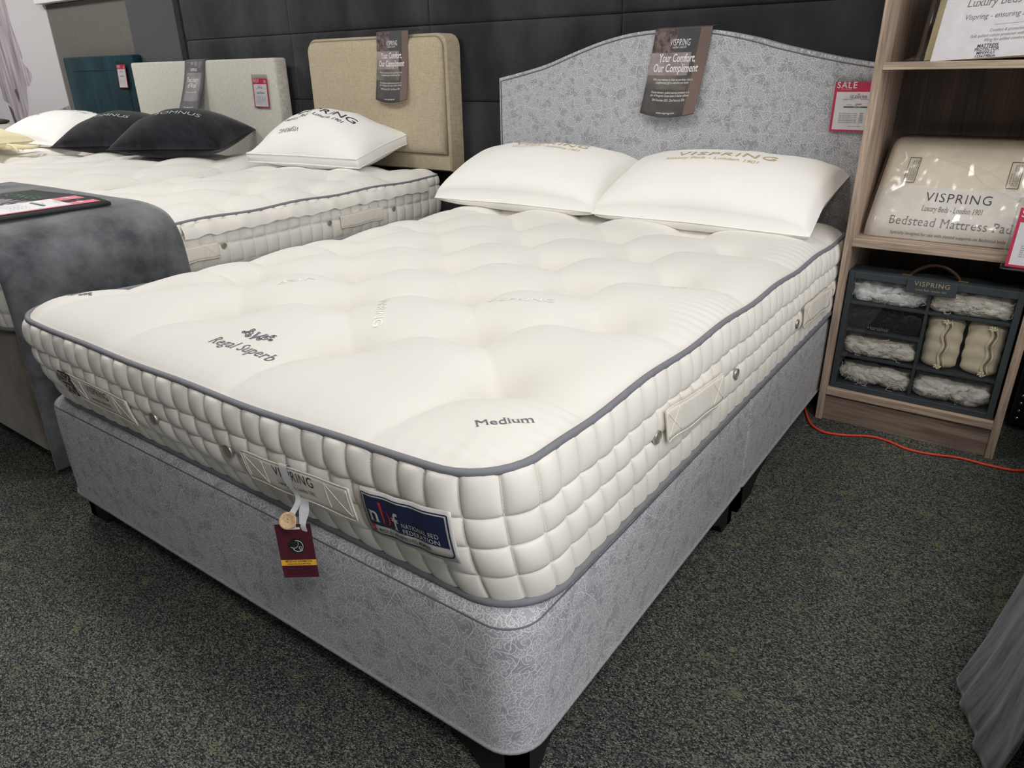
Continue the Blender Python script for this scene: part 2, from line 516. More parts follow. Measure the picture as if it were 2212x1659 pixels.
# ------------------------------------------------------------------ the shop: floor, back wall, ceiling
struct(box('floor', -9, 4.5, -5, 2.35, FL - .06, FL, M['carpet'], bev=0))
struct(box('ceiling', -9, 4.5, -5, 2.35, CEIL, CEIL + .06, M['ceiling'], bev=0))
wall = struct(box('wall_back', -9, 4.5, 2.16, 2.35, FL, CEIL, M['wallpaint'], bev=0))
struct(box('wall_front_blocker', -9, 4.5, -3.2, -3.05, FL, CEIL, M['taupe'], bev=0))  # unseen wall, added to cut ambient light from the camera side
struct(box('wall_left_blocker', -9.15, -9, -5, 2.35, FL, CEIL, M['wallpaint'], bev=0))  # out of view, added so that no world light enters from the left
# unseen shop-front window inferred from the shading, frames added to justify the daylight
wr = struct(box('wall_right', 4.5, 4.62, -3.05, 2.16, FL, .10, M['taupe'], bev=0))
win = struct(box('window_1', 4.52, 4.60, -3.05, 2.16, 2.36, CEIL, M['trimwhite'], bev=0))
for k in range(5):
    y = -3.05 + 5.15 * k / 4
    box('mullion', 4.53, 4.59, y, y + .06, .10, 2.36, M['trimwhite'], win, 0)
# padded velvet panels, five rows
PX = [-3.955, -2.975, -1.985, -.995, -.005, .985, 1.975]
PH = .3255; PZ0 = FL + .004
def panel_fn(u, v):
    e = min(u, 1 - u) * .985; g = min(v, 1 - v) * PH
    k = (1 - math.exp(-e / .0035)) * (1 - .75 * math.exp(-g / .004) - .25 * math.exp(-g / .03))
    return (u * .9885, .016 - .016 * k, v * (PH - .0015))
us = [0, .002, .005, .010, .02, .2, .5, .8, .98, .99, .995, .998, 1]
vs = [0, .008, .02, .045, .10, .2, .5, .8, .90, .955, .98, .992, 1]
pv = [panel_fn(u, v) for v in vs for u in us]
pme = None
for i in range(len(PX) - 1):
    for j in range(8):
        if pme is None:
            o = ob('panel', pv, gridf(len(us), len(vs)), M['wallvelvet']); pme = o.data
        else:
            o = bpy.data.objects.new('panel', pme); COL.objects.link(o)
        o.location = (PX[i] + random.uniform(-.001, .001), 2.122 + random.uniform(-.002, .002), PZ0 + j * PH)
        par(o, wall)
struct(box('wall_pillar', -4.52, -3.99, 2.10, 2.20, FL, CEIL, M['pillar'], bev=.003))
struct(box('gap_shade_strip', -3.99, -3.957, 2.135, 2.165, FL, CEIL, M['black'], bev=0))  # near-black strip stands in for the shade of the gap beside the pillar
struct(box('wall_board', -5.615, -4.53, 2.115, 2.165, FL, 1.50, M['taupe'], bev=.002))
struct(box('trim_2', -5.66, -4.53, 2.06, 2.165, 1.505, 1.72, M['trimwhite'], bev=.003))

# wall mural (a printed photograph: draped cloth and a rocky slope)
mu = thing('wall_mural', 'white wall graphic printed with a draped grey cloth and rocky hillside', 'mural', (-6.8, 2.115, FL))
box('print_board', -8.6, -5.62, 2.112, 2.158, FL, 2.2, M['mural'], mu, .001)
mt = NT('mural_cloth')
_f = mt.noise(1, 4, .55, (26, 1, 2.2)); M['mcloth'] = mt.done(mt.ramp(_f, [(.3, srgb(132, 122, 126)), (.5, srgb(170, 162, 166)), (.7, srgb(206, 200, 204))]), .6)
mt = NT('mural_rock')
_f = mt.noise(1, 6, .7, (14, 1, 26)); M['mrock'] = mt.done(mt.ramp(_f, [(.40, srgb(70, 68, 74)), (.52, srgb(150, 147, 151)), (.62, srgb(206, 203, 206))]), .6)
M['mdark'] = plain('mural_dark', srgb(92, 86, 90), .6, .2, 12)  # dark parts of the printed figure, such as its legs
def flat(name, pts, y, mat, parent):
    pts = bez([(x, 0, z) for x, z in pts], 4)
    return ob(name, [(p.x, y, p.z) for p in pts], [tuple(range(len(pts)))[::-1]], mat, parent, False)
flat('printed_cloth', [(-6.75, 2.1), (-6.235, 2.1), (-6.235, 1.57), (-6.24, 1.434), (-6.211, 1.294), (-6.189, 1.18), (-6.208, 1.138), (-6.107, 1.051), (-6.192, .971), (-6.254, .957), (-6.319, .799), (-6.376, .737), (-6.455, .642), (-6.536, .648), (-6.604, .701), (-6.623, .787), (-6.668, .834), (-6.744, .864), (-6.745, .973), (-6.9, 1.03), (-6.9, 2.1)], 2.1115, M['mcloth'], mu)
flat('printed_dark', [(-6.683, .826), (-6.623, .787), (-6.604, .701), (-6.536, .648), (-6.50, .5), (-6.6, .2), (-6.75, .2), (-6.651, .661)], 2.1113, M['mdark'], mu)
flat('printed_dark', [(-6.446, .643), (-6.37, .738), (-6.34, .55), (-6.30, .2), (-6.45, .2), (-6.474, .555)], 2.1113, M['mdark'], mu)
flat('printed_dark', [(-6.49, .93), (-6.45, .95), (-6.43, .90), (-6.46, .84)], 2.111, M['mdark'], mu)
ob('printed_hillside', [(x, 2.1117, z) for x, z in [(-5.625, .2), (-6.6, .2), (-6.5, .6), (-6.324, .677), (-6.169, .726), (-5.947, .753), (-5.788, .80), (-5.625, .832)]], [tuple(range(8))], M['mrock'], mu, False)

# ceiling lamps (square LED panels; out of view, the last two added as fill)
for k, (lx, ly, e) in enumerate(LAMPS):
    t = thing('ceiling_lamp', 'square white LED panel lamp in the unseen shop ceiling', 'lamp', (lx, ly, CEIL), 'ceiling panel lamps')
    V, Fc = join(bbox(lx - .31, lx + .31, ly - .31, ly - .28, CEIL - .02, CEIL - .001), bbox(lx - .31, lx + .31, ly + .28, ly + .31, CEIL - .02, CEIL - .001),
                 bbox(lx - .31, lx - .28, ly - .28, ly + .28, CEIL - .02, CEIL - .001), bbox(lx + .28, lx + .31, ly - .28, ly + .28, CEIL - .02, CEIL - .001))
    ob('frame', V, Fc, M['trimwhite'], t, False)
    box('diffuser', lx - .279, lx + .279, ly - .279, ly + .279, CEIL - .014, CEIL - .001, M['emit'], t, 0)

# ------------------------------------------------------------------ divan bed in the foreground
dv = thing('divan_base', 'silver grey damask divan base on black feet under the nearest mattress', 'divan base', (-.75, 1.0, FL))
def divan_half(name, y0, y1, radii):
    ol = outline(-1.5, 0, y0, y1, radii, 8, .03)
    rings = [(.004, .004), (.0, .0), (.02, -.001), (.10, -.003), (.20, -.003), (.25, -.001), (.258, .001), (.266, .006), (.272, .015), (.275, .03)]
    rings = [(max(z, 0.0), i) for z, i in rings]; rings[0] = (0.0, .01)
    V, Fc, UV = loft(ol, rings)
    o = ob(name, V, Fc, M['damask'], dv, True, UV)
    md = o.modifiers.new('edge', 'EDGE_SPLIT'); md.split_angle = math.radians(50)
    ob('hem_piping', *tube([(x + nx * .001, y + ny * .001, .004) for x, y, nx, ny, s in ol], .0045, 6, True), M['hem'], o)
    ob('seam', *tube([(x - nx * .0015, y - ny * .0015, .2595) for x, y, nx, ny, s in ol], .0016, 5, True), M['seam'], o)
    return o
M['hem'] = plain('damask_piping', srgb(150, 149, 154), .6, .25, 300)
divan_half('front_section', 0, 1.009, (.065, .065, .012, .012))
divan_half('rear_section', 1.012, 1.99, (.012, .012, .065, .065))
def foot(cx, cy, sx, sy, la=.20, lb=.16):
    """bracket foot: two boards meeting at the corner cx, cy; sx, sy point inwards"""
    prof = lambda L: [(0, FL), (L * .42, FL), (L * .50, -.066), (L * .64, -.045), (L * .86, -.028), (L, -.001), (0, -.001)]
    A = []
    for (L, ax) in ((la, 0), (lb, 1)):
        p = prof(L); n = len(p); V = []
        for d in (.0, .03):
            for (l, z) in p:
                V.append((cx + sx * l, cy + sy * d, z) if ax == 0 else (cx + sx * d, cy + sy * l, z))
        Fc = [tuple(range(n)), tuple(range(n, 2 * n))[::-1]] + [(i, n + i, n + (i + 1) % n, (i + 1) % n) for i in range(n)]
        A.append((V, Fc))
    o = ob('foot', *join(*A), M['leg'], dv, False)
    bm = bmesh.new(); bm.from_mesh(o.data); bmesh.ops.recalc_face_normals(bm, faces=bm.faces[:]); bm.to_mesh(o.data); bm.free()
    return o
for (cx, cy, sx, sy) in [(-1.475, .025, 1, 1), (-.014, .016, -1, 1), (-1.475, .985, 1, -1), (-.006, .985, -1, -1),
                         (-1.475, 1.035, 1, 1), (-1.475, 1.965, 1, -1), (-.025, 1.965, -1, -1)]:
    foot(cx, cy, sx, sy)
foot(-.006, 1.03, -1, 1, .2, .27)

# ------------------------------------------------------------------ mattress builder
def sstep(a, b, x):
    t = np.clip((x - a) / (b - a), 0, 1); return t * t * (3 - 2 * t)

class Mattress:
    def __init__(s, root, bot, top, zb, ze, rc, rows, cw, tufts, crown=.052, nx=190, ny=330, sub=8, segs=None, seed=1, top_mat=None,
                 bord_mat=None, pip_mat=None, dip=.046, amp=.0145, pucker=.0010, pr=.0066, soft=False):
        s.root, s.bot, s.top, s.zb, s.ze, s.rc = root, bot, top, zb, ze, rc
        x0, x1, y0, y1 = top
        s.lf = (x1 - x0) - 2 * rc; s.lr = (y1 - y0) - 2 * rc; s.la = rc * PI / 2
        s.total = 2 * s.lf + 2 * s.lr + 4 * s.la
        s.rows = rows; s.nc = int(round(s.total / cw)); s.cw = s.total / s.nc; s.amp = amp
        s.tufts = tufts; s.crown = crown; s.dip = dip; s.pk = pucker
        s.soft = soft; s.segs = []
        for i, (ax, ay) in enumerate(tufts):
            for (bx, by) in tufts[i + 1:]:
                if math.hypot(ax - bx, ay - by) < .315 and abs(ax - bx) > .1 and abs(ay - by) > .08:
                    s.segs.append((ax, ay, bx, by, 0))
            if ax > x1 - .3: s.segs.append((ax, ay, x1, ay - .05, 1))
            if ax < x0 + .3: s.segs.append((ax, ay, x0, ay - .02, 1))
            if ay < y0 + .33: s.segs.append((ax, ay, ax - .04, y0, 1))
        # top panel
        U, Vv = np.meshgrid(np.linspace(0, 1, nx), np.linspace(0, 1, ny))
        U = .5 - .5 * np.cos(PI * U) * .35 - (.5 - U) * .65 - 0.0 if False else U
        X = x0 + (x1 - x0) * U; Y = y0 + (y1 - y0) * Vv
        for (cx, cy, gx, gy) in [(x0 + rc, y0 + rc, -1, -1), (x1 - rc, y0 + rc, 1, -1), (x0 + rc, y1 - rc, -1, 1), (x1 - rc, y1 - rc, 1, 1)]:
            a = (X - cx) * gx / rc; b = (Y - cy) * gy / rc
            mk = (a > 0) & (b > 0)
            a2 = a * np.sqrt(np.maximum(0, 1 - b * b / 2)); b2 = b * np.sqrt(np.maximum(0, 1 - a * a / 2))
            X = np.where(mk, cx + gx * rc * a2, X); Y = np.where(mk, cy + gy * rc * b2, Y)
        Z = s.height(X, Y)
        V = np.stack([X, Y, Z], -1).reshape(-1, 3)
        s.panel = ob('top_panel', V.tolist(), gridf(nx, ny), top_mat or M['cream'], root)
        # quilted border
        nu = s.nc * sub; rv = [0]
        for h in rows: rv.append(rv[-1] + h)
        tot = rv[-1]; T = []
        for k in range(len(rows)):
            q = 9 if sub >= 8 else 6
            for j in range(q):
                a = j / q; a = .5 - .5 * math.cos(PI * a)
                T.append((rv[k] + rows[k] * a) / tot)
        T.append(1.0)
        V = []
        cu = [.5 - .5 * math.cos(PI * i / sub) for i in range(sub)]
        for tv in T:
            for i in range(nu):
                sv = (i // sub + cu[i % sub]) * s.cw
                V.append(s.surf(sv, tv, s.quilt(sv, tv)))
        s.border = ob('border', V, gridf(nu, len(T), True), bord_mat or M['border'], root)
        # piping top and bottom
        n = int(s.total / .02)
        pt = []
        for i in range(n):
            p, nrm = s.rim(i / n * s.total, s.top); pt.append((p[0] + nrm[0] * .001, p[1] + nrm[1] * .001, s.ze(p[0], p[1]) + .001))
        ob('piping', *tube(pt, pr, 8, True), pip_mat or M['piping'], root)
        pb = []
        for i in range(n):
            p, nrm = s.rim(i / n * s.total, s.bot); pb.append((p[0] + nrm[0] * .006, p[1] + nrm[1] * .006, s.zb + pr * 1.1))
        ob('piping', *tube(pb, pr * 1.1, 8, True), pip_mat or M['piping'], root)

    def rim(s, d, rect):
        x0, x1, y0, y1 = rect; r = s.rc; d = d % s.total
        L = [s.lf, s.la, s.lr, s.la, s.lf, s.la, s.lr, s.la]
        for k, l in enumerate(L):
            if d <= l or k == 7:
                t = min(1, d / l); break
            d -= l
        if k == 0: return (x0 + r + (x1 - x0 - 2 * r) * t, y0), (0, -1)
        if k == 2: return (x1, y0 + r + (y1 - y0 - 2 * r) * t), (1, 0)
        if k == 4: return (x1 - r - (x1 - x0 - 2 * r) * t, y1), (0, 1)
        if k == 6: return (x0, y1 - r - (y1 - y0 - 2 * r) * t), (-1, 0)
        c = {1: (x1 - r, y0 + r, 1.5 * PI), 3: (x1 - r, y1 - r, 0), 5: (x0 + r, y1 - r, .5 * PI), 7: (x0 + r, y0 + r, PI)}[k]
        a = c[2] + t * PI / 2; nx, ny = math.cos(a), math.sin(a)
        return (c[0] + r * nx, c[1] + r * ny), (nx, ny)

    def quilt(s, d, t):
        u = d / s.cw; u -= math.floor(u)
        acc = 0; tot = sum(s.rows); y = t * tot
        for k, h in enumerate(s.rows):
            if y <= acc + h or k == len(s.rows) - 1:
                v = min(1, max(0, (y - acc) / h)); break
            acc += h
        a = s.amp * (1.25 if k == len(s.rows) - 1 else .7 if k == 0 else 1.0) * (.88 + .12 * math.sin(d * 37 + k * 2.1))
        if k == 0 or k == len(s.rows) - 1:
            # outermost rows run into the piping
            pass
        q = (math.sin(PI * u) ** .32) if 0 < u < 1 else 0
        p = (math.sin(PI * v) ** .42) if 0 < v < 1 else 0
        return a * (.25 + .75 * p) * (.10 + .90 * q)

    def surf(s, d, t, off):
        """point on the side: d metres along the rim, t 0..1 up, off outwards"""
        a, na = s.rim(d, s.bot); b, nb = s.rim(d, s.top)
        e = 1 - (1 - t) ** 1.7
        x = a[0] + (b[0] - a[0]) * e; y = a[1] + (b[1] - a[1]) * e
        z0 = s.zb + .004; z1 = s.ze(b[0], b[1])
        off += .008 * math.sin(PI * t)
        return (x + nb[0] * off, y + nb[1] * off, z0 + (z1 - z0) * t)

    def height(s, X, Y):
        x0, x1, y0, y1 = s.top
        zed = np.vectorize(s.ze)(X, Y)
        r = s.rc
        dx = np.minimum(X - x0, x1 - X); dy = np.minimum(Y - y0, y1 - Y)
        cxd = np.maximum(0, r - dx); cyd = np.maximum(0, r - dy)
        dd = np.where((cxd > 0) & (cyd > 0), r - np.hypot(cxd, cyd), np.minimum(dx, dy)); dd = np.maximum(dd, 0)
        h = s.crown * (1 - np.exp(-dd / .047)) * (.82 + .18 * sstep(0, .35, np.minimum(dx, dy)))
        if s.soft: h = h * (1 - .5 * np.exp(-(X / .5) ** 2 - (Y / .7) ** 2))
        for (tx, ty) in s.tufts:
            rr = np.hypot(X - tx, Y - ty)
            h = h - s.dip * .80 * np.exp(-rr / .040) - s.dip * .40 * np.exp(-(rr / .10) ** 2)
        for (ax, ay, bx, by, edge) in s.segs:
            ux, uy = bx - ax, by - ay; L2 = ux * ux + uy * uy
            q = ((X - ax) * ux + (Y - ay) * uy) / L2; t = np.clip(q, 0, 1)
            ds = np.hypot(X - ax - t * ux, Y - ay - t * uy)
            k = (.55 + .45 * (2 * t - 1) ** 2) if not edge else (1 - .75 * t) * 1.0
            h = h - s.dip * .29 * k * np.exp(-ds / .011) - s.dip * .22 * k * np.exp(-(ds / .045) ** 2)
        if s.pk:
            nz = np.sin(X * 7 + 3 * np.sin(Y * 5)) * 2.0
            h = h + s.pk * np.sin(2 * PI * Y / .031 + nz) * np.exp(-(x1 - X) / .10) * sstep(0, .012, x1 - X) * 1.5 * (.5 + .5 * np.sin(Y * 9.0 + 1))
            h = h + s.pk * .8 * np.sin(2 * PI * X / .04 + nz) * np.exp(-(Y - y0) / .07) * sstep(0, .012, Y - y0)
        h = h + .0016 * np.sin(X * 11 + 2 * Y) * np.sin(Y * 13 - X)
        h = h * sstep(-.004, .012, dd)
        return zed + .001 + h

    def on_top(s, lift=.0012):
        return lambda x, y: (x, y, float(s.height(np.array([[x]]), np.array([[y]]))[0, 0]) + lift)

    def side(s, d0, t0, off):
        """sheet coordinates (x along, y up in metres) on the border around d0, t0"""
        H = .235
        return lambda x, y, dd=0.0: s.surf(d0 + x, t0 + y / H, (off(x, y) if callable(off) else off) + dd)

def vent(mt_, d, t, r=.0135):
    p = Vector(mt_.surf(d, t, mt_.amp * .86)); q = Vector(mt_.surf(d, t, mt_.amp * .86 + .01)); n = (q - p).normalized()
    h = Vector((0, 0, 1)); a = h.cross(n).normalized(); b = n.cross(a)
    V = []; prof = [(r, -.004), (r, .0012), (r * .95, .0020), (r * .84, .0016), (r * .78, .0008)]
    for (rr, l) in prof:
        for i in range(20):
            c = 2 * PI * i / 20; V.append(p + a * rr * math.cos(c) + b * rr * math.sin(c) + n * l)
    o = ob('air_vent', V, gridf(20, len(prof), True), M['chrome'], mt_.root)
    V = [p + a * r * .78 * math.cos(2 * PI * i / 20) + b * r * .78 * math.sin(2 * PI * i / 20) + n * .0009 for i in range(20)]
    ob('vent_mesh', V, [tuple(range(20))], M['mesh'], o)
    return o

def handle(mt_, d, t, w_, h_, text=False, tilt=0.0, mat=None):
    """stitched canvas carrying handle, crossed at both ends"""
    off = lambda x, y: mt_.amp * 1.04 + .0015 + .0007 * math.sin(x * 60)
    f0 = mt_.side(d, t, off)
    fn = lambda x, y, dd=0.0: f0(x, y + tilt * x + .0022 * math.sin(x * 48) * (1 if y < 0 else .5), dd)
    v, f = slab(lambda u, v, dd: fn((u - .5) * w_, (v - .5) * h_, dd), 33, 7, .0035)
    o = ob('handle', v, f, mat or M['canvas'], mt_.root)
    per = []
    hw, hh = w_ / 2, h_ / 2
    for (ax, ay, bx, by, n) in [(-hw, -hh, hw, -hh, 30), (hw, -hh, hw, hh, 8), (hw, hh, -hw, hh, 30), (-hw, hh, -hw, -hh, 8)]:
        for k in range(n):
            q = k / n; per.append(fn(ax + (bx - ax) * q, ay + (by - ay) * q, .003))
    ob('edge_binding', *tube(per, .0016, 6, True), M['binding'], o)
    e = .006; bw = h_ * .82
    for sg in (-1, 1):
        A = []
        xa = sg * (hw - e); xb = sg * (hw - e - bw); ya, yb = -hh + e, hh - e
        for (p, q) in [((xa, ya), (xb, yb)), ((xa, yb), (xb, ya)), ((xb, ya), (xb, yb)), ((xa, ya), (xa, yb))]:
            A.append(tube([fn(p[0] + (q[0] - p[0]) * k / 8, p[1] + (q[1] - p[1]) * k / 8, .0036) for k in range(9)], .0008, 5))
        ob('cross_stitch', *join(*A), M['binding'], o)
    if text:
        lettering('lettering', [('VISPRING', .030, 0, .006, dict(space=1.12, fit=w_ * .375)),
                                ('Luxury Beds - London 1901', .0125, 0, -.014, dict(serif=True, fit=w_ * .36))],
                  lambda x, y: fn(x, y, .0042), M['ink'], o)
    return o, fn

# main mattress --------------------------------------------------------------
def ze_main(x, y):
    z = .498 + .019 * math.exp(-((x + .0) / .38) ** 2) * math.exp(-(y / 1.1) ** 2) + .008 * math.exp(-((x + 1.48) / .18) ** 2) * math.exp(-(y / .3) ** 2)
    z += .008 * math.exp(-((x + .0) / .3) ** 2) - .007 * max(0, min(1, (-1.25 - x) / .2)) * max(0, min(1, (y - .1) / .25))
    z += .0035 * math.sin(2 * PI * (y / .37) + .6) * math.exp(-((x + .0) / .1) ** 2) * min(1, max(0, y / .2)) + .0015 * math.sin(2 * PI * (x / .39) + 1.0) * math.exp(-(y / .1) ** 2)
    return z
tf = []
for k in range(10):
    y = .268 + .186 * k
    for x in ((-.225, -.605, -.985, -1.335) if k % 2 == 0 else (-.42, -.815, -1.19)):
        if y < 1.93:
            tf.append((x + random.uniform(-.008, .008), y + random.uniform(-.006, .006)))
mr = thing('mattress', 'cream tufted mattress with grey piping and blue square label on grey damask divan', 'mattress', (-.75, 1.0, .275))
MA = Mattress(mr, (-1.484, -.004, .026, 1.955), (-1.478, -.018, -.018, 1.965), .276, ze_main, .105, [.060, .056, .050, .066], .0535, tf, soft=True)
for (x, y) in tf:
    z = MA.on_top(.001)(x, y)[2]
    pts = []; V = []; Fc = []
    for k in range(7):
        a = random.uniform(0, 6.28); L = random.uniform(.006, .011)
        V2, F2 = tube([(x, y, z), (x + L * .6 * math.cos(a), y + L * .6 * math.sin(a), z + .005), (x + L * math.cos(a), y + L * math.sin(a), z + .004)], .0026, 5)
        b = len(V); V += V2; Fc += [[i + b for i in q] for q in F2]
    ob('tuft', V, Fc, M['tuft'], mr)
X0 = -1.478 + .105; Y0 = -.018 + .105
fs = lambda x: x - X0
rs = lambda y: MA.lf + MA.la + (y - Y0)
tz = lambda z: (z - .28) / .225
handle(MA, fs(-1.09), tz(.388), .255, .066, True, -.01)
h2, h2fn = handle(MA, fs(-.433), tz(.398), .280, .066, True, .035)
handle(MA, rs(.595), tz(.400), .285, .064, False, -.07)
handle(MA, rs(1.515), tz(.372), .30, .064, False, -.05)
for x, z in ((-1.283, .395), (-.885, .395), (-.634, .397)):
    vent(MA, fs(x), tz(z))
for y, z in ((.425, .398), (.838, .382), (1.325, .368), (1.70, .366)):
    vent(MA, rs(y), tz(z))
# stitches down the quilting columns (front, near corner and right side)
V = []; Fc = []
for c in range(MA.nc):
    d_ = c * MA.cw
    if d_ > MA.lf + MA.la + MA.lr:
        continue
    for k in range(44):
        t_ = (k + .5) / 44
        if k % 11 == 0: continue
        b = len(V); hw_ = .0007; hh_ = .0062
        for (dx_, dt_) in ((-hw_, -hh_), (hw_, -hh_), (hw_, hh_), (-hw_, hh_)):
            V.append(MA.surf(d_ + dx_, t_ + dt_, MA.quilt(d_ + .0015, t_) + .0008))
        Fc.append((b, b + 1, b + 2, b + 3))
ob('stitching', V, Fc, M['binding'], mr, False, kind='stuff')
# small flag tab tucked under the left handle
fx = MA.side(fs(-1.228), tz(.392), .0195)
fo = card('flag_tab', fx, -.026, .026, -.032, .030, .002, M['blackink'], mr)
def strip(fn, p, q, w_, off):
    p = Vector((*p, 0)); q = Vector((*q, 0)); d = (q - p).normalized(); n = Vector((-d.y, d.x, 0)) * w_ / 2
    return [fn(a.x, a.y, off) for a in (p - n, q - n, q + n, p + n)]
A = []; B = []
for sg in (-1, 1):
    A.append((strip(fx, (-.021, -.026 * sg), (.021, .026 * sg), .005, .0024), [(0, 1, 2, 3)]))
A.append((strip(fx, (-.021, 0), (.021, 0), .013, .0026), [(0, 1, 2, 3)])); A.append((strip(fx, (0, -.026), (0, .025), .012, .0027), [(0, 1, 2, 3)]))
for (p, q) in [((-.0225, -.028), (.0225, -.028)), ((-.0225, .0265), (.0225, .0265)), ((-.0225, -.028), (-.0225, .0265)), ((.0225, -.028), (.0225, .0265))]:
    A.append((strip(fx, p, q, .0022, .0024), [(0, 1, 2, 3)]))
ob('flag_white', *join(*A), M['label'], fo, False)
B.append((strip(fx, (-.021, 0), (.021, 0), .007, .0030), [(0, 1, 2, 3)])); B.append((strip(fx, (0, -.026), (0, .025), .007, .0031), [(0, 1, 2, 3)]))
M['flagred'] = plain('flag_red', srgb(120, 40, 48), .5)
ob('flag_red', *join(*B), M['flagred'], fo, False)
# blue square maker's label
lf0 = MA.side(fs(-.180), tz(.411), lambda x, y: .0195 + .0011 * math.cos(2 * PI * x / .0535 + .8))
lfn = lambda x, y, dd=0.0: lf0(x * .90, (y + .06 * x) * .93, dd)
v, f = slab(lambda u, v, dd: lfn((u - .5) * .192, (v - .5) * .096, dd), 40, 6, .0022)
lo = ob('maker_label', v, f, M['label'], mr)
def lrect(name, x0, x1, y0, y1, off, mat, n=36):
    v, f = grid(lambda u, v: lfn(x0 + (x1 - x0) * u, y0 + (y1 - y0) * v, off), n, 5)
    return ob(name, v, f, mat, lo)
A = []
for (ax, ay, bx, by) in [(-.090, .0405, .090, .0405), (-.090, -.041, .080, -.041), (-.090, -.041, -.090, .0405), (.090, -.032, .090, .0405), (.080, -.041, .0872, -.0385), (.0872, -.0385, .090, -.032)]:
    n = 36 if abs(bx - ax) > .05 else 6
    dx, dy = bx - ax, by - ay; L = math.hypot(dx, dy); px, py = -dy / L * .0011, dx / L * .0011
    V = []
    for k in range(n + 1):
        q = k / n; V += [lfn(ax + dx * q - px, ay + dy * q - py, .0028), lfn(ax + dx * q + px, ay + dy * q + py, .0028)]
    A.append((V, [(2 * k, 2 * k + 2, 2 * k + 3, 2 * k + 1) for k in range(n)]))
ob('border_line', *join(*A), M['navy'], lo, False)
lrect('blue_field', -.086, .086, -.0215, .0365, .0027, M['navy'])
lrect('red_square', -.0855, -.0735, -.0375, -.0225, .0027, M['red'], 4)
ob('tick', [lfn(a, b, .0031) for a, b in [(-.0835, -.030), (-.0805, -.0335), (-.0755, -.0265), (-.0763, -.0258), (-.0805, -.0317), (-.0827, -.0292)]], [(0, 1, 4, 5), (1, 2, 3, 4)], M['white'], lo, False)
lettering('lettering', [('n', .046, -.068, -.0125, dict(serif=True, weight=.01))],
          lambda x, y: lfn(x, y, .0033), M['label'], lo)
lettering('lettering', [('f', .050, -.0185, -.0170, dict(serif=True, weight=.01))],
          lambda x, y: lfn(x, y, .0033), M['label'], lo)
lettering('lettering', [                        ('NATIONAL BED', .0125, .0345, -.0065, dict(space=1.1, fit=.076)), ('FEDERATION', .0125, .0345, -.0185, dict(weight=.006, space=1.1, fit=.076))],
          lambda x, y: lfn(x, y, .0033), M['label'], lo)
ob('lettering', [lfn(a, b, .0033) for a, b in [(-.0530, .029), (-.0465, .029), (-.0455, -.001), (-.0455, -.010), (-.0490, -.0155), (-.0490, .0)]], [(0, 5, 2, 1), (5, 4, 3, 2)], M['red'], lo, False)
V = []
for k in range(17):
    a = -PI * .62 + PI * 1.24 * k / 16; wv = .0052 * math.cos(a * .78)
    V += [lfn(-.0410 + (.0115 - wv) * math.cos(a), -.001 + (.0140 - wv * .4) * math.sin(a), .0033), lfn(-.0410 + .0115 * math.cos(a), -.001 + .0140 * math.sin(a), .0033)]
ob('lettering', V, [(2 * k, 2 * k + 1, 2 * k + 3, 2 * k + 2) for k in range(16)], M['red'], lo, False)
lettering('lettering', [('MADE BY AN APPROVED MEMBER', .0105, -.0065, -.034, dict(weight=.006, space=1.12, fit=.118))], lambda x, y: lfn(x, y, .003), M['blackink'], lo)
# embroidery on the top panel
top_fn = MA.on_top(.0011)
def emb(name, lines, mat):
    return lettering(name, lines, top_fn, mat, MA.panel)
q = PI / 4 + .02
emb('embroidery', [('Medium', .0275, -.099, .1135, dict(serif=True, rot=q, fit=.090))], M['thread'])
emb('embroidery', [('Regal Superb', .039, -.727, .088, dict(serif=True, italic=.22, rot=.06, fit=.178, space=1.05))], M['thread'])
def emblem(cx, cy, sc, rot):
    R = lambda a, b: top_fn(cx + sc * (a * math.cos(rot) - b * math.sin(rot)), cy + sc * (a * math.sin(rot) + b * math.cos(rot)))
    for sg in (-1, 1):
        A = []
        for (ox, oy, rr, turns, ph) in [(.58, .02, .26, 1.6, 0), (.72, .34, .17, 1.4, 1), (.40, -.18, .16, 1.3, 2), (.92, .05, .13, 1.2, 3)]:
            A.append(tube([R(sg * (ox + rr * (1 - k / 22) * math.cos(ph + turns * 2 * PI * k / 18)), oy + rr * (1 - k / 22) * math.sin(ph + turns * 2 * PI * k / 18)) for k in range(19)], .0009 * sc / .045, 5))
        ob('embroidery', *join(*A), M['thread'], MA.panel)
    emb('embroidery', [('V', sc * 1.05, cx - .0 * sc, cy - .36 * sc, dict(serif=True, italic=.1, rot=rot, weight=.012))], M['thread'])
emblem(-.748, .150, .044, .05)
emblem(-1.405, .106, .036, .6)
VS = dict(space=1.15)
M['wthread2'] = M['whitethread']
emb('embroidery', [('VISP', .034, -1.017, .463, dict(rot=PI + 1.15, fit=.095)), ('VISPRING', .030, -.67, .408, dict(rot=-.88, fit=.175)),
                   ('SIV', .030, -.18, .905, dict(rot=.52, fit=.07)), ('VISPRING', .03, -.43, .62, dict(rot=.4, fit=.16)), ('ISP', .03, -1.0, .99, dict(rot=.2, fit=.06))], M['wthread2'])

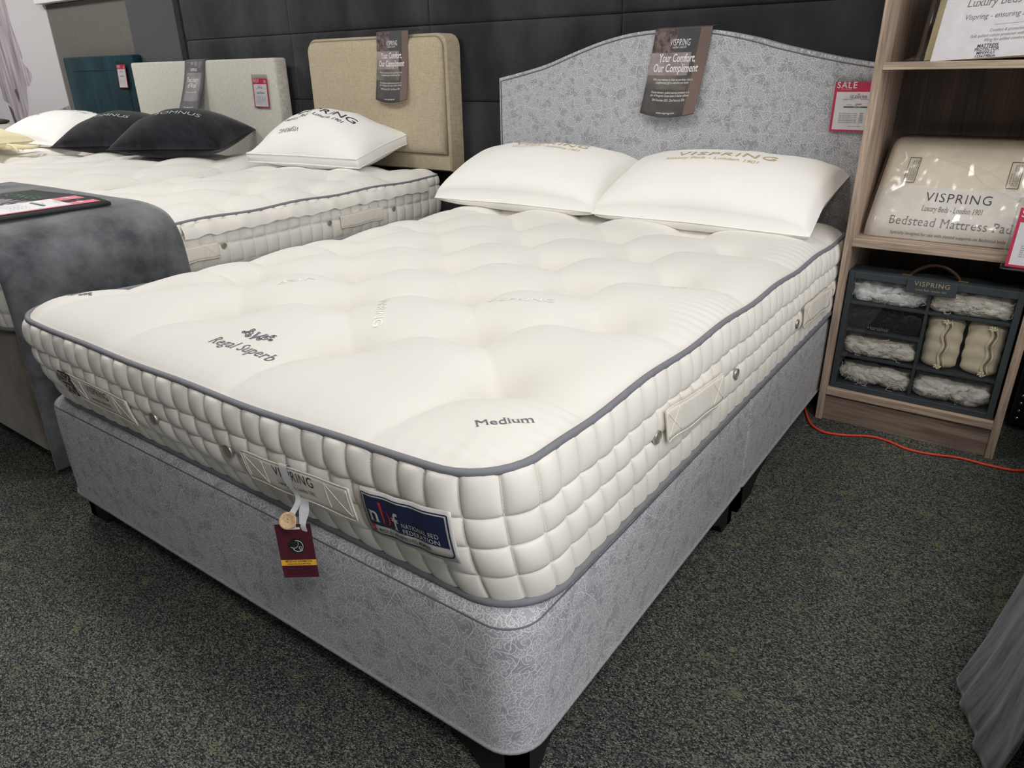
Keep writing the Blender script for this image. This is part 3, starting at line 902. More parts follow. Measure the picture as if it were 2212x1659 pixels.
# swing tag on ribbon, hanging from the middle handle ------------------------
st = thing('swing_tag', 'maroon and yellow card swing tag on white ribbon with wooden button', 'tag', (-.46, -.06, .2))
hx = -.433; rx0 = -.466
p_top = Vector(h2fn(-.014, .033, .006)); p_mid = Vector(h2fn(-.012, 0, .009)); p_low = Vector(h2fn(-.004, -.034, .009))
rn = Vector((0, -1, 0))
cx, cy = -.414, -.062
rib = bez([p_top + Vector((0, .010, -.012)), p_top + Vector((0, .004, .004)), p_top + Vector((0, -.003, .003)), p_mid, p_low, (cx - .003, cy - .004, .350), (cx - .001, cy - .004, .336)], 5)
rw = Vector((.0085, .0010, 0))
def ribbon(path, w0, th=.0008):
    V = []
    n = len(path)
    for k, p in enumerate(path):
        ww = w0 * (1 - .35 * math.sin(PI * min(1, max(0, (k / n - .45) / .4))))
        V += [p - ww, p + ww]
    for k, p in enumerate(path):
        ww = w0 * (1 - .35 * math.sin(PI * min(1, max(0, (k / n - .45) / .4))))
        V += [p - ww + Vector((0, th, th * .3)), p + ww + Vector((0, th, th * .3))]
    Fc = [(2 * k, 2 * k + 1, 2 * k + 3, 2 * k + 2) for k in range(n - 1)] + [(2 * n + 2 * k + 2, 2 * n + 2 * k + 3, 2 * n + 2 * k + 1, 2 * n + 2 * k) for k in range(n - 1)]
    return V, Fc
V1 = ribbon(rib, rw)
rib2 = bez([p_low + Vector((.012, .002, .004)), p_low + Vector((.013, .0, -.012)), (cx + .013, cy + .010, .343), (cx + .012, cy + .008, .328)], 5)
V2 = ribbon(rib2, Vector((.010, .0015, 0)))
ob('ribbon', *join(V1, V2), M['ribbon'], st)
yaw = .68
ux = Vector((math.cos(yaw), math.sin(yaw), 0)); uz = Vector((-.03, 0, 1)).normalized()
cn = ux.cross(uz)
cfn_ = plane_fn((cx, cy, .290), ux - Vector((0, 0, .03)), uz)
cfn = lambda x, y, d=0.0: cfn_(x * .85, y, d)
co = card('tag_card', cfn, -.0345, .0345, -.057, .050, .0016, M['maroon'], st)
card('slot_loop', cfn, -.013, .014, .041, .0445, .0024, M['ribbon'], co)
card('slot_loop', cfn, -.010, .007, .041, .056, .0030, M['ribbon'], co)
card('yellow_band', cfn, -.0345, .0345, -.032, -.0205, .0019, M['yellow'], co)
V = [cfn(.0015 + .0165 * math.cos(2 * PI * k / 28), .0075 + .0155 * math.sin(2 * PI * k / 28), .0019) for k in range(28)]
eo = ob('emblem', V, [tuple(range(28))], M['blackink'], co, False)
A = []
A.append(tube([cfn(.0035 + .0105 * math.cos(a), .0075 + .0110 * math.sin(a), .0022) for a in np.linspace(-2.6, 1.9, 26)], .00055, 5))
A.append(tube([cfn(-.004 + .0095 * math.cos(a), .0135 + .0100 * math.sin(a), .0022) for a in np.linspace(-2.25, .25, 16)], .00045, 5))
A.append(tube([cfn(.0080 + .0025 * math.cos(a), .004 + .0025 * math.sin(a), .0022) for a in np.linspace(0, 5.2, 14)], .0004, 5))
A.append(tube([cfn(.0095 + .0022 * math.cos(a), -.0005 + .0018 * math.sin(a), .0022) for a in np.linspace(1, 6, 12)], .0004, 5))
ob('moon_drawing', *join(*A), M['label'], eo)
lettering('lettering', [('IMPORTANT INFORMATION', .0058, 0, -.0250, dict(weight=.006, fit=.052)), ('CARING FOR YOUR MATTRESS', .0046, 0, -.0302, dict(weight=.006, fit=.046))], lambda x, y: cfn(x, y, .0023), M['blackink'], co)
lettering('lettering', [('VISPRING', .0125, 0, -.0435, dict(space=1.1, fit=.054)), ('Luxury Beds - London 1901', .0042, 0, -.050, dict(serif=True, fit=.046))], lambda x, y: cfn(x, y, .0019), M['maroondark'], co)
# button
bc = Vector((cx + .006, cy - .012, .356)); bn = (CAM - bc).normalized(); bn = Vector((bn.x * .8 - .1, bn.y, bn.z * .55 + .1)).normalized()
ba = Vector((0, 0, 1)).cross(bn).normalized(); bb = bn.cross(ba)
V = []
prof = [(.0135, -.0028), (.0145, 0), (.0138, .0024), (.0105, .0022), (.0095, .0012), (.0015, .0010)]
for (rr, l) in prof:
    for i in range(24):
        a = 2 * PI * i / 24; V.append(bc + ba * rr * math.cos(a) + bb * rr * math.sin(a) + bn * l)
ob('button', V, gridf(24, len(prof), True) + [tuple(range(24))[::-1], tuple(range(24 * 5, 24 * 6))], M['button'], st)
V, Fc = [], []
for sg in (-1, 1):
    pc = bc + bb * .0022 * sg + bn * .0015
    b = len(V); V += [pc + ba * .0009 * math.cos(2 * PI * i / 8) + bb * .0009 * math.sin(2 * PI * i / 8) for i in range(8)]; Fc.append(tuple(range(b, b + 8)))
ob('button_hole', V, Fc, M['blackink'], st, False)

# ------------------------------------------------------------------ camelback headboard of the near bed
hb = thing('camelback_headboard', 'pale grey scroll damask headboard with arched camelback top', 'headboard', (-.75, 2.05, FL))
HP = [(-1.502, .992), (-1.4, 1.011), (-1.267, 1.04), (-1.144, 1.079), (-1.017, 1.116), (-.899, 1.139), (-.79, 1.148), (-.75, 1.149), (-.66, 1.147), (-.557, 1.138), (-.432, 1.113), (-.34, 1.088), (-.25, 1.067), (-.137, 1.043), (-.046, 1.027), (.0, 1.02)]
curve = [(p.x, p.z) for p in bez([(x, 0, z) for x, z in HP], 4)]
HB0, HB1 = 2.0, 2.08
def hb_body(y0, y1, bev=.006):
    n = len(curve); zb = .285
    V = []; UV = []; Fc = []
    rows = 10
    for (yy, ins) in ((y0, bev), (y0 + bev, 0), (y1, 0)):
        for (x, z) in curve:
            xx = x * (1 - 2 * ins / 1.5) - ins; V.append((xx, yy, z - ins)); UV.append((xx, z if yy < y1 else z + .1))
    b = len(V)
    for (yy, ins) in ((y0, bev), (y0 + bev, 0), (y1, 0)):
        for (x, z) in (curve[0], curve[-1]):
            xx = x * (1 - 2 * ins / 1.5) - ins; V.append((xx, yy, zb)); UV.append((xx, zb))
    Fc.append(tuple([b, b + 1] + list(range(n - 1, -1, -1))))
    for j in range(2):
        for i in range(n - 1):
            Fc.append((j * n + i, j * n + i + 1, (j + 1) * n + i + 1, (j + 1) * n + i))
        Fc.append((b + 2 * j, j * n, (j + 1) * n, b + 2 * j + 2)); Fc.append((j * n + n - 1, b + 2 * j + 1, b + 2 * j + 3, (j + 1) * n + n - 1))
        Fc.append((b + 2 * j + 1, b + 2 * j, b + 2 * j + 2, b + 2 * j + 3))
    Fc.append(tuple([b + 5, b + 4] + list(range(2 * n, 3 * n))))
    return V, Fc, UV
V, Fc, UV = hb_body(HB0, HB1)
o = ob('padded_board', V, Fc, M['damask'], hb, False, UV)
# piped seam just inside the front edge
pp = [(-1.488, HB0 - .0005, .30)] + [(x * .984 - .011, HB0 - .0005, z - .0115) for x, z in curve] + [(-.012, HB0 - .0005, .30)]
ob('edge_seam', *tube(pp, .0022, 5), M['seam'], hb)
for sx in (-1.2, -.3):
    box('strut', sx - .04, sx + .04, 2.024, 2.06, FL, .40, M['leg'], hb)

# ------------------------------------------------------------------ pillows
def pillow(name, label, c, w_, d_, h_, rot=(0, 0, 0), mat=None, group=None, pinch=.10, nz=.006, seed=0, gusset=0.0, n=34, flatb=.55, seam=True, ex=.42):
    rm = Matrix.Translation(c) @ Matrix.Rotation(rot[2], 4, 'Z') @ Matrix.Rotation(rot[0], 4, 'X') @ Matrix.Rotation(rot[1], 4, 'Y')
    so = Vector((seed * 3.1, seed * 1.7, 0))
    def shape(a, b):
        """a, b in -1..1 -> local xy plus thickness factor"""
        px = a * (1 - pinch * (1 - b * b) * abs(a) ** 3 * .0 - pinch * .5 * (1 - abs(b)) * abs(a) ** 4)
        py = b * (1 - pinch * .5 * (1 - abs(a)) * abs(b) ** 4)
        t = ((1 - a * a) * (1 - b * b)) ** ex
        return px * w_ / 2, py * d_ / 2, t
    def fn(a, b, side, lift=0.0):
        x, y, t = shape(a, b)
        wr = mnoise.noise(Vector((x * 9, y * 9, side)) + so) * nz * t + mnoise.noise(Vector((x * 26, y * 7, side)) + so) * nz * .5 * t ** .5
        z = (t * h_ * (.62 if side > 0 else flatb * .62) + wr * (1 if side > 0 else .3)) * side
        if gusset: z += side * gusset / 2
        return rm @ Vector((x, y, z + lift))
    V = []
    cs = [-math.cos(PI * i / (n - 1)) * .5 + (2 * i / (n - 1) - 1) * .5 for i in range(n)]
    for side in (1, -1):
        for b in cs:
            for a in cs:
                V.append(fn(a, b, side))
    Fc = gridf(n, n) + gridf(n, n, base=n * n, flip=True)
    per = [i for i in range(n)] + [j * n + n - 1 for j in range(1, n)] + [(n - 1) * n + i for i in range(n - 2, -1, -1)] + [j * n for j in range(n - 2, 0, -1)]
    for k in range(len(per)):
        a, b = per[k], per[(k + 1) % len(per)]
        Fc.append((b, a, a + n * n, b + n * n))
    t = thing(name, label, 'pillow' if 'cushion' not in name else 'cushion', tuple(c), group)
    body = ob('pillow_case' if 'cushion' not in name else 'cover', V, Fc, mat or M['pillow'], t)
    if seam:
        P = [Vector(V[i]) for i in per]; Q = [Vector(V[i + n * n]) for i in per]
        if gusset:
            ob('seam', *tube(P, .0028, 5, True), mat or M['pillow'], body); ob('seam', *tube(Q, .0028, 5, True), mat or M['pillow'], body)
        else:
            ob('seam', *tube([(p + q) / 2 for p, q in zip(P, Q)], .0022, 5, True), mat or M['pillow'], body)
    tfn = lambda x, y: fn(max(-1, min(1, 2 * x / w_)), max(-1, min(1, 2 * y / d_)), 1, .0018)
    return t, body, tfn

g = 'pillows on the near bed'
t, b, fR = pillow('bed_pillow', 'white pillow with gold lettering on right side of near bed beside wooden shelves', (-.430, 1.795, .618), .745, .43, .20, (.30, 0, .0), group=g, seed=1, ex=.33)
lettering('embroidery', [('VISPRING', .062, .01, .048, dict(space=1.15, fit=.345)), ('Luxury Beds - London 1901', .030, -.02, .005, dict(serif=True, fit=.32))], fR, M['goldthread'], b)
t, b, fL = pillow('bed_pillow', 'white pillow with gold lettering on left side of near bed, overlapped by the other', (-1.165, 1.785, .616), .72, .42, .20, (.29, 0, .05), group=g, seed=2, ex=.33)
lettering('embroidery', [('VISPRING', .058, .03, .085, dict(space=1.15, fit=.33)), ('Luxury Beds - London 1901', .028, .03, .045, dict(serif=True, fit=.30))], fL, M['goldthread'], b)

# ------------------------------------------------------------------ paper sashes hung over headboards
def pm(name, c1, c2, sc):
    tt = NT(name); return tt.done(tt.ramp(tt.noise(sc, 3), [(.35, c1), (.65, c2)]), .5)
M['sash'] = pm('sash_dark', srgb(72, 68, 68), srgb(88, 82, 80), 14)
M['sashbrown'] = pm('sash_brown', srgb(112, 94, 88), srgb(120, 102, 95), 8)
M['sashfloral'] = pm('sash_floral', srgb(62, 54, 54), srgb(128, 112, 110), 60)
M['sashmauve'] = pm('sash_mauve', srgb(128, 114, 116), srgb(164, 150, 152), 16)
M['sasholive'] = pm('sash_olive', srgb(84, 80, 74), srgb(126, 122, 110), 10)
M['sashslate'] = pm('sash_slate', srgb(70, 70, 74), srgb(80, 80, 84), 10)
M['sashgrey'] = pm('sash_grey', srgb(112, 108, 112), srgb(156, 151, 155), 9)
M['sashgrey2'] = pm('sash_grey_dark', srgb(92, 90, 94), srgb(112, 109, 113), 9)
def sash(label, x0, x1, ztop, zbot, yf, yb, lean, shift, kind, flare=.03, arc=.014):
    """sheet folded over the top edge of a headboard"""
    w_ = x1 - x0; L = ztop - zbot; xc = (x0 + x1) / 2
    t = thing('headboard_sash', label, 'sign', (xc, yf, zbot), 'promotional sashes over headboards')
    def fn(x, y, d=0.0):
        """x across from centre, y down from the top fold (negative: behind)"""
        yy = y + (arc * (1 - (2 * x / w_) ** 2) * max(0, y / L) ** 3 if y > 0 else 0)
        s_ = max(0, y) / L
        if yy >= 0:
            py = yf - .004 - d - flare * s_ ** 1.6 + .010 * (2 * x / w_) ** 2 * s_; pz = ztop - yy
        else:
            q = min(1, -yy / .05); py = yf - .004 + (yb - yf + .006) * q; pz = ztop + .004 + d - .0
        return Vector((xc + x + shift * s_, py, pz + lean * x))
    v, f = slab(lambda u, v, d: fn((u - .5) * w_, -.05 + (L + .05) * v if v > .12 else -.05 + .05 * v / .12, d), 9, 26, .0012)
    f = [q[::-1] for q in f]
    body = ob('sheet', v, f, M['sash'] if kind == 'a' else M['sashgrey2'], t)
    def reg(mat, pts, off):
        # subdivided quad in sheet coordinates: pts = x0, x1, y0, y1
        a, b_, c, d = pts
        v, f = grid(lambda u, q: fn(a + (b_ - a) * u, c + (d - c) * q, off), 5, 9, flip=True)
        ob('printed_picture', v, f, mat, body)
    h = w_ / 2
    if kind == 'a':
        reg(M['sashfloral'], (-h, -h * .18, .002, L * .28), .0016)
        reg(M['sashslate'], (-h * .18, h * .52, .002, L * .34), .0016)
        reg(M['sashmauve'], (-h, h * .45, L * .28, L * .54), .0017)
        reg(M['sasholive'], (-h, h * .50, L * .54, L * .70), .0016)
        reg(M['sashbrown'], (h * .62, h, .0, L * .99), .0018)
        lettering('lettering', [('VISPRING', w_ * .145, .0, L * .20, dict(space=1.1, fit=w_ * .36)), ('Luxury Beds - London 1901', w_ * .05, 0, L * .225, dict(serif=True, fit=w_ * .25)),
                                ('Your Comfort,', w_ * .175, 0, L * .385, dict(serif=True, weight=.008, fit=w_ * .66)), ('Our Compliment', w_ * .175, -.002, L * .50, dict(serif=True, weight=.008, fit=w_ * .80)),
                                ('With your mattress or divan set purchase, enjoy a', w_ * .05, 0, L * .60, dict(fit=w_ * .72)), ('complimentary gift to welcome you home', w_ * .05, 0, L * .635, dict(fit=w_ * .60)),
                                ('Choose between a quilted mattress protector or a', w_ * .05, 0, L * .745, dict(fit=w_ * .70)), ('pair of Hungarian Goose down & feather pillows', w_ * .05, 0, L * .78, dict(fit=w_ * .70)),
                                ('26th December 2025 - 22nd February 2026', w_ * .05, 0, L * .83, dict(fit=w_ * .60)), ('www.vispring.com', w_ * .04, 0, L * .965, dict(fit=w_ * .34))],
                  lambda x, y, _=0: None, M['white'], body) if False else None
        T = [('VISPRING', .145, .20, .36, dict(space=1.1)), ('Luxury Beds - London 1901', .05, .23, .25, dict(serif=True)), ('Your Comfort,', .175, .385, .66, dict(serif=True, weight=.01)),
             ('Our Compliment', .175, .50, .80, dict(serif=True, weight=.01)), ('With your mattress or divan set purchase, enjoy a', .05, .60, .72, {}), ('complimentary gift to welcome you home', .05, .635, .60, {}),
             ('Choose between a quilted mattress protector or a', .05, .745, .70, {}), ('pair of Hungarian Goose down & feather pillows', .05, .78, .70, {}), ('26th December 2025 - 22nd February 2026', .05, .83, .60, {}), ('www.vispring.com', .04, .965, .34, {})]
    else:
        reg(M['sashgrey'], (-h * .7, h * .75, L * .25, L * .80), .0016)
        for k in range(4):
            reg(M['sashgrey'], (-h * .8 + k * h * .4, -h * .5 + k * h * .4, L * .03, L * .06 + L * .03 * k), .0015)
        T = [('VISPRING', .12, .22, .34, {}), ('The Luxury', .175, .43, .60, dict(serif=True, weight=.01)), ('of Wool', .175, .54, .42, dict(serif=True, weight=.01)), ('complimentary gift offer', .05, .64, .55, {}), ('www.vispring.com', .05, .92, .5, {})]
    for (s_, sz, yy, fit, opt) in T:
        o_ = dict(opt); o_['fit'] = fit * w_
        lettering('lettering', [(s_, sz * w_, 0, 0, o_)], (lambda yy: lambda x, y: fn(x + (-.01 * w_), L * yy - y, .0024))(yy), M['white'], body)
    return t
sash('brown brochure sash over the middle of the arched grey damask headboard', -.785, -.572, 1.150, .868, 2.0, 2.08, 0.0, -.036, 'a', .035)
sash('brown brochure sash over the top of the tan linen headboard', -2.185, -1.985, 1.192, .905, 1.985, 2.06, 0.0, -.02, 'a', .03)
sash('grey brochure sash over the top of the pale linen headboard', -3.80, -3.60, 1.105, .835, 2.0, 2.07, 0.0, -.075, 'b', .06)

# ------------------------------------------------------------------ sale price cards
def sale_card(label, fn, w_, h_, parent=None, small=False, group='pink sale price cards', head=.20, mat=None, sleeve=True, name='price_card', title='headboard', border=True):
    pink = mat or M['pink']
    t = thing(name, label, 'price tag', tuple(fn(0, 0)), group)
    c = card('card', fn, -w_ / 2, w_ / 2, 0, h_, .0012, pink, t)
    bo = w_ * .05
    card('white_panel', fn, -w_ / 2 + bo, w_ / 2 - bo, bo * .8, h_ * (1 - head), .0016, M['paper'], c)
    if sleeve:
        card('sleeve', fn, -w_ / 2 - w_ * .05, w_ / 2 + w_ * .05, -h_ * .025, h_ * 1.14, .0024, M['clear'], t)
    L = lambda x, y: fn(x, y, .0019)
    lettering('lettering', [('SALE', w_ * .175, -w_ * .26, h_ * (1 - head * .62), dict(weight=.012, space=1.15, fit=w_ * .40)), ('NEW YEAR', w_ * .035, -w_ * .26, h_ * (1 - head * .18), dict(fit=w_ * .13)), ('UP TO 50% OFF', w_ * .035, -w_ * .26, h_ * (1 - head * .80), dict(fit=w_ * .2)),
                            ('0%', w_ * .14, w_ * .36, h_ * (1 - head * .72), dict(weight=.01)), ('FINANCE', w_ * .035, w_ * .36, h_ * (1 - head * .88), {})], L, M['white'], c)
    lettering('lettering', [(title[0], w_ * .058, 0, h_ * .735, dict(weight=.012)), (title[1], w_ * .055, 0, h_ * .70, {}), (title[2], w_ * .05, 0, h_ * .672, {}),
                            ('Handmade in England', w_ * .026, -w_ * .2, h_ * .645, {}), ('Wool and cotton filling', w_ * .026, w_ * .16, h_ * .645, {})]
              + [('Size %s headboard only' % s_, w_ * .030, -w_ * .16, h_ * (.36 - .036 * k), dict(fit=w_ * .36)) for k, s_ in enumerate(('3ft', '4ft', "4'6", '5ft', '6ft', 'zip'))]
              + [('£%d' % p, w_ * .034, w_ * .11, h_ * (.36 - .036 * k), dict(weight=.01)) for k, p in enumerate((899, 949, 999, 1049, 1099, 1199))] + [('See in store for details', w_ * .026, 0, h_ * .105, {})], L, M['ink'], c)
    lettering('lettering', [('£949', w_ * .062, w_ * .02, h_ * .53, dict(weight=.012)), ('NOW', w_ * .04, -w_ * .16, h_ * .53, {})] + [('£%d' % p, w_ * .034, w_ * .26, h_ * (.36 - .036 * k), dict(weight=.01)) for k, p in enumerate((779, 779, 849, 899, 949, 1199))], L, M['redink'], c)
    card('green_strip', fn, -w_ * .27, w_ * .27, h_ * .485, h_ * .515, .0019, M['green'], c)
    lettering('lettering', [('Save £150', w_ * .035, 0, h_ * .492, {})], lambda x, y: fn(x, y, .0023), M['white'], c)
    return t
TT = ("Vi", "5'0\" Fixed Style", 'Headboard Only')
sale_card('pink sale card in clear sleeve at right end of the arched damask headboard', plane_fn((-.066, 1.992, .8215), (1, 0, 0), (-.004, 0, 1)), .150, .150, title=TT)
sale_card('pink sale card in clear sleeve on the pale linen headboard', plane_fn((-3.126, 1.993, .855), (1, 0, -.01), (.06, 0, 1)), .125, .148, title=TT)
sale_card('narrow pink sale card hanging on the teal velvet headboard', plane_fn((-4.598, 2.02, .955), (1, 0, 0), (.12, 0, 1)), .106, .142, title=TT)

# ------------------------------------------------------------------ headboards beyond
def panel_hb(name, label, x0, x1, y0, y1, z0, z1, mat, r=.02, bev=.012):
    t = thing(name, label, 'headboard', ((x0 + x1) / 2, y1, z0))
    v, f = bbox(x0, x1, y0, y1, z0, z1, bev, 3)
    ob('padded_board', v, f, mat, t)
    return t
# tan headboard with rounded top corners, a bordered front pad
th_ = thing('tan_headboard', 'tan linen headboard with rounded top corners behind a white pillow', 'headboard', (-2.24, 2.08, .59))
def rrect_poly(x0, x1, z0, z1, r, n=7):
    P = [(x0, z0), (x1, z0)]
    for k in range(n + 1):
        a = PI / 2 * k / n; P.append((x1 - r + r * math.cos(a), z1 - r + r * math.sin(a)))
    for k in range(n + 1):
        a = PI / 2 + PI / 2 * k / n; P.append((x0 + r + r * math.cos(a), z1 - r + r * math.sin(a)))
    return P
def rings_prism(polys_y):
    """polys_y: list of (poly, y) front to back"""
    n = len(polys_y[0][0]); V = [(x, y, z) for P, y in polys_y for x, z in P]
    Fc = [tuple(range(n))]
    for j in range(len(polys_y) - 1):
        for i in range(n):
            k = (i + 1) % n; Fc.append((j * n + k, j * n + i, (j + 1) * n + i, (j + 1) * n + k))
    b = (len(polys_y) - 1) * n; Fc.append(tuple(range(b + n - 1, b - 1, -1)))
    return V, Fc
pa = lambda i: rrect_poly(-2.705 + i, -1.79 - i, .590 + i, 1.178 - i, max(.01, .055 - i))
V, Fc = rings_prism([(pa(.006), 2.003), (pa(0), 2.012), (pa(0), 2.10)])
ob('backing_board', V, Fc, M['tan'], th_, False)
pb_ = lambda i: rrect_poly(-2.697 + i, -1.802 - i, .665 + i, 1.166 - i, max(.012, .05 - i))
V, Fc = rings_prism([(pb_(.035), 1.979), (pb_(.018), 1.982), (pb_(.006), 1.991), (pb_(0), 2.004)])
ob('front_pad', V, Fc, M['tan'], th_, True)
P = pb_(0); ob('pad_piping', *tube([(x, 2.002, z) for x, z in P], .0025, 5, True), M['tanedge'], th_)
t = panel_hb('pale_headboard', 'pale stone linen headboard, square cornered, behind the black cushions', -4.425, -2.985, 2.0, 2.085, .35, 1.103, M['greylinen'])
tl = thing('teal_headboard', 'dark teal velvet headboard with bordered panel in the far corner', 'headboard', (-4.9, 2.1, .35))
v, f = bbox(-5.385, -4.448, 2.035, 2.10, .30, 1.153, .012, 3); ob('padded_frame', v, f, M['teal'], tl)
V, Fc = grid(lambda u, v: (-5.26 + .69 * u, 2.032 - .0035 * abs(math.sin(PI * u * 3)) ** .5 * min(1, (1 - v) * 12 + .0), .35 + .71 * v), 61, 8)
ob('fluted_panel', V, Fc, M['teal'], tl)
ob('panel_seam', *tube([(-5.262, 2.033, .35), (-5.262, 2.033, 1.062), (-4.568, 2.033, 1.062), (-4.568, 2.033, .35)], .004, 6), M['black'], tl)

# ------------------------------------------------------------------ neighbouring beds
def simple_bed(x0, x1, y0, label_m, label_d, nx, ny, rows, tuft_x, cap_rows, zt=.58, zb=.362, handles=(), vents=(), seed=3, sub=6, pip=None):
    d = thing('divan_base', label_d, 'divan base', ((x0 + x1) / 2, (y0 + 2) / 2, FL))
    ol = outline(x0, x1, y0 + .008, 1.98, (.05, .05, .05, .05), 6)
    V, Fc, UV = loft(ol, [(-.028, .008), (-.026, 0), (.15, -.002), (.335, 0), (.348, .006), (.358, .03)])
    o = ob('upholstered_box', V, Fc, M['taupevelvet'], d); md = o.modifiers.new('edge', 'EDGE_SPLIT'); md.split_angle = math.radians(50)
    for cx in (x0 + .11, x1 - .11):
        for cy in (y0 + .055, 1.9):
            k = ob('castor', *lathe([(.004, 0), (.016, .003), (.024, .012), (.027, .026), (.024, .04), (.016, .049), (.006, .052)], (cx, cy, FL + .001), 'z', 16), M['steel'], d)
            ob('castor_stem', *lathe([(.008, .05), (.008, .058), (.018, .059), (.018, .0605)], (cx, cy, FL), 'z', 10), M['rubber'], k)
    r = thing('mattress', label_m, 'mattress', ((x0 + x1) / 2, (y0 + 2) / 2, zb))
    rnd = random.Random(seed); tfs = []
    for k in range(9):
        yy = y0 + .17 + .205 * k
        for tx in tuft_x[k % 2]:
            tfs.append((tx + rnd.uniform(-.006, .006), yy))
    m_ = Mattress(r, (x0, x1, y0 + .005, 1.945), (x0, x1, y0, 1.95), zb, lambda x, y: zt + .003 * math.sin(y * 16 + x * 9), .07, rows, .052, tfs, .052, nx, ny, sub, dip=.034, pucker=.0012, pr=.0055, amp=.012, pip_mat=pip)
    return r, m_
rA, mA2 = simple_bed(-2.70, -1.80, .075, 'cream single mattress with quilted border and dark piping beside the near bed', 'taupe velvet divan base on castors beside the near bed', 90, 200, [.05, .075, .055, .04], ((-2.05, -2.45), (-1.92, -2.25, -2.58)), 0)
ds = lambda y: mA2.lf + mA2.la + (y - .145)
handle(mA2, ds(.62), .52, .24, .056); handle(mA2, ds(1.41), .52, .235, .056)
for y in (.765, 1.24, 1.60): vent(mA2, ds(y), .54, .011)
# loose satin flap under the piping
V, Fc = [], []
n = 90
for j in range(3):
    for i in range(n):
        y = .625 + 1.20 * i / (n - 1); wv = .004 * math.sin(y * 38 + 2 * math.sin(y * 9)) + .003 * math.sin(y * 91)
        V.append((-1.7985 + [.010, .023, .025][j] + wv * j * .4, y, .573 - j * .021 + wv * .5 * j))
ob('satin_flap', V, gridf(n, 3, flip=True), M['border'], rA)
rB, mB2 = simple_bed(-4.235, -2.757, .10, 'wide cream tufted mattress under the two black cushions', 'taupe velvet divan base under the wide middle mattress', 120, 170, [.05, .075, .055, .04], ((-2.95, -3.35, -3.75, -4.1), (-3.15, -3.55, -3.95)), 0, seed=4, sub=4, pip=M['cream'])
rC, mC2 = simple_bed(-5.19, -4.292, .10, 'far cream mattress under ivory bag and white pillow at left', 'taupe velvet divan base under the far left mattress', 70, 110, [.06, .09, .07], ((-4.4, -4.8), (-4.6, -5.0)), 0, seed=5, sub=4, pip=M['cream'])
# distant mattress with dark cover at the left edge
t = thing('mattress', 'cream mattress with brown cover, furthest away at the left edge of the room', 'mattress', (-6.3, 1.3, FL))
ol = outline(-7.0, -5.68, .6, 1.75, (.06,) * 4, 6, .03)
V, Fc, UV = loft(ol, [(.40, .012), (.42, .0), (.50, -.01), (.575, .006), (.58, .008), (.64, -.008), (.70, .004), (.725, .03)])
ob('mattress_body', V, Fc, M['border'], t)
V, Fc, UV = loft(outline(-7.02, -5.70, .58, 1.73, (.06,) * 4, 6), [(.727, .02), (.735, .0), (.747, .0), (.757, .03)])
ob('folded_cover', V, Fc, M['browncover'], t)
d = thing('divan_base', 'taupe divan base under the furthest mattress at the left edge', 'divan base', (-6.3, 1.2, FL))
V, Fc, UV = loft(outline(-6.98, -5.70, .62, 1.74, (.05,) * 4, 6), [(FL, .0), (.36, 0), (.395, .012)])
ob('upholstered_box', V, Fc, M['taupevelvet'], d)

# pillows and cushions on those beds
t, b, f2 = pillow('white_pillow', 'plump white pillow with gusset and black print before the tan headboard', (-2.37, 1.78, .694), .70, .40, .25, (.20, 0, .10), M['pillow2'], seed=5, gusset=.04, nz=.013, ex=.75)
lettering('lettering', [('VISPRING', .06, .04, -.025, dict(fit=.36)), ('Luxury Beds - London 1901', .028, .0, -.062, dict(serif=True, italic=.2, fit=.36))], f2, M['ink'], b)
lettering('lettering', [('VISPRING', .030, -.10, -.115, dict(rot=PI, fit=.13))], f2, M['greyink'], b)
t, b, f3 = pillow('velvet_cushion', 'black velvet cushion with embroidered lettering, in front of pale linen headboard', (-3.36, 1.64, .708), .60, .50, .25, (.12, .0, .55), M['blackvelvet'], seed=6, ex=.55, group='black velvet cushions')
lettering('embroidery', [('SOMNUS', .05, .03, -.085, dict(fit=.24, rot=.0))], f3, M['silverline'], b)
lettering('embroidery', [('MADE IN ENGLAND', .03, .03, -.04, dict(fit=.22))], f3, M['greenline'], b)
t, b, f4 = pillow('velvet_cushion', 'black velvet cushion behind and left of the other, next to white pillow', (-4.00, 1.63, .696), .56, .50, .23, (.12, .0, .50), M['blackvelvet'], seed=7, ex=.55, group='black velvet cushions')
lettering('embroidery', [('SOMNUS', .05, .0, -.08, dict(fit=.24))], f4, M['silverline'], b)
lettering('embroidery', [('MADE IN ENGLAND', .03, .0, -.035, dict(fit=.22))], f4, M['greenline'], b)
t, b, f5 = pillow('white_pillow', 'white pillow with faded black print before the teal headboard', (-4.80, 1.64, .700), .80, .50, .20, (.20, 0, .05), M['pillow2'], seed=8, nz=.010, ex=.5)
lettering('lettering', [('VISPRING', .075, .08, .15, dict(fit=.42)), ('Luxury Beds - London 1901', .035, .05, .09, dict(serif=True, fit=.36))], f5, M['greyink'], b)
lettering('lettering', [('VISPRING', .03, -.1, -.06, dict(fit=.15))], f5, M['greyink'], b)
t, b, f6 = pillow('storage_bag', 'ivory cotton bag with drawstring lying on the far left mattress', (-4.70, 1.08, .686), .62, .40, .15, (0, 0, .15), M['yellowbag'], seed=9, nz=.012, ex=.4)
t['category'] = 'bag'
A = []
for k in range(5):
    A.append(tube(bez([(-4.44, 1.15, .660), (-4.40 + .02 * k, 1.18 + .02 * k, .675 - .004 * k), (-4.36, 1.20 + .03 * k, .640 + .006 * k)], 4), .012, 6, rf=lambda q: 1 - .5 * q))
ob('gathered_neck', *join(*A), M['yellowbag'], t)

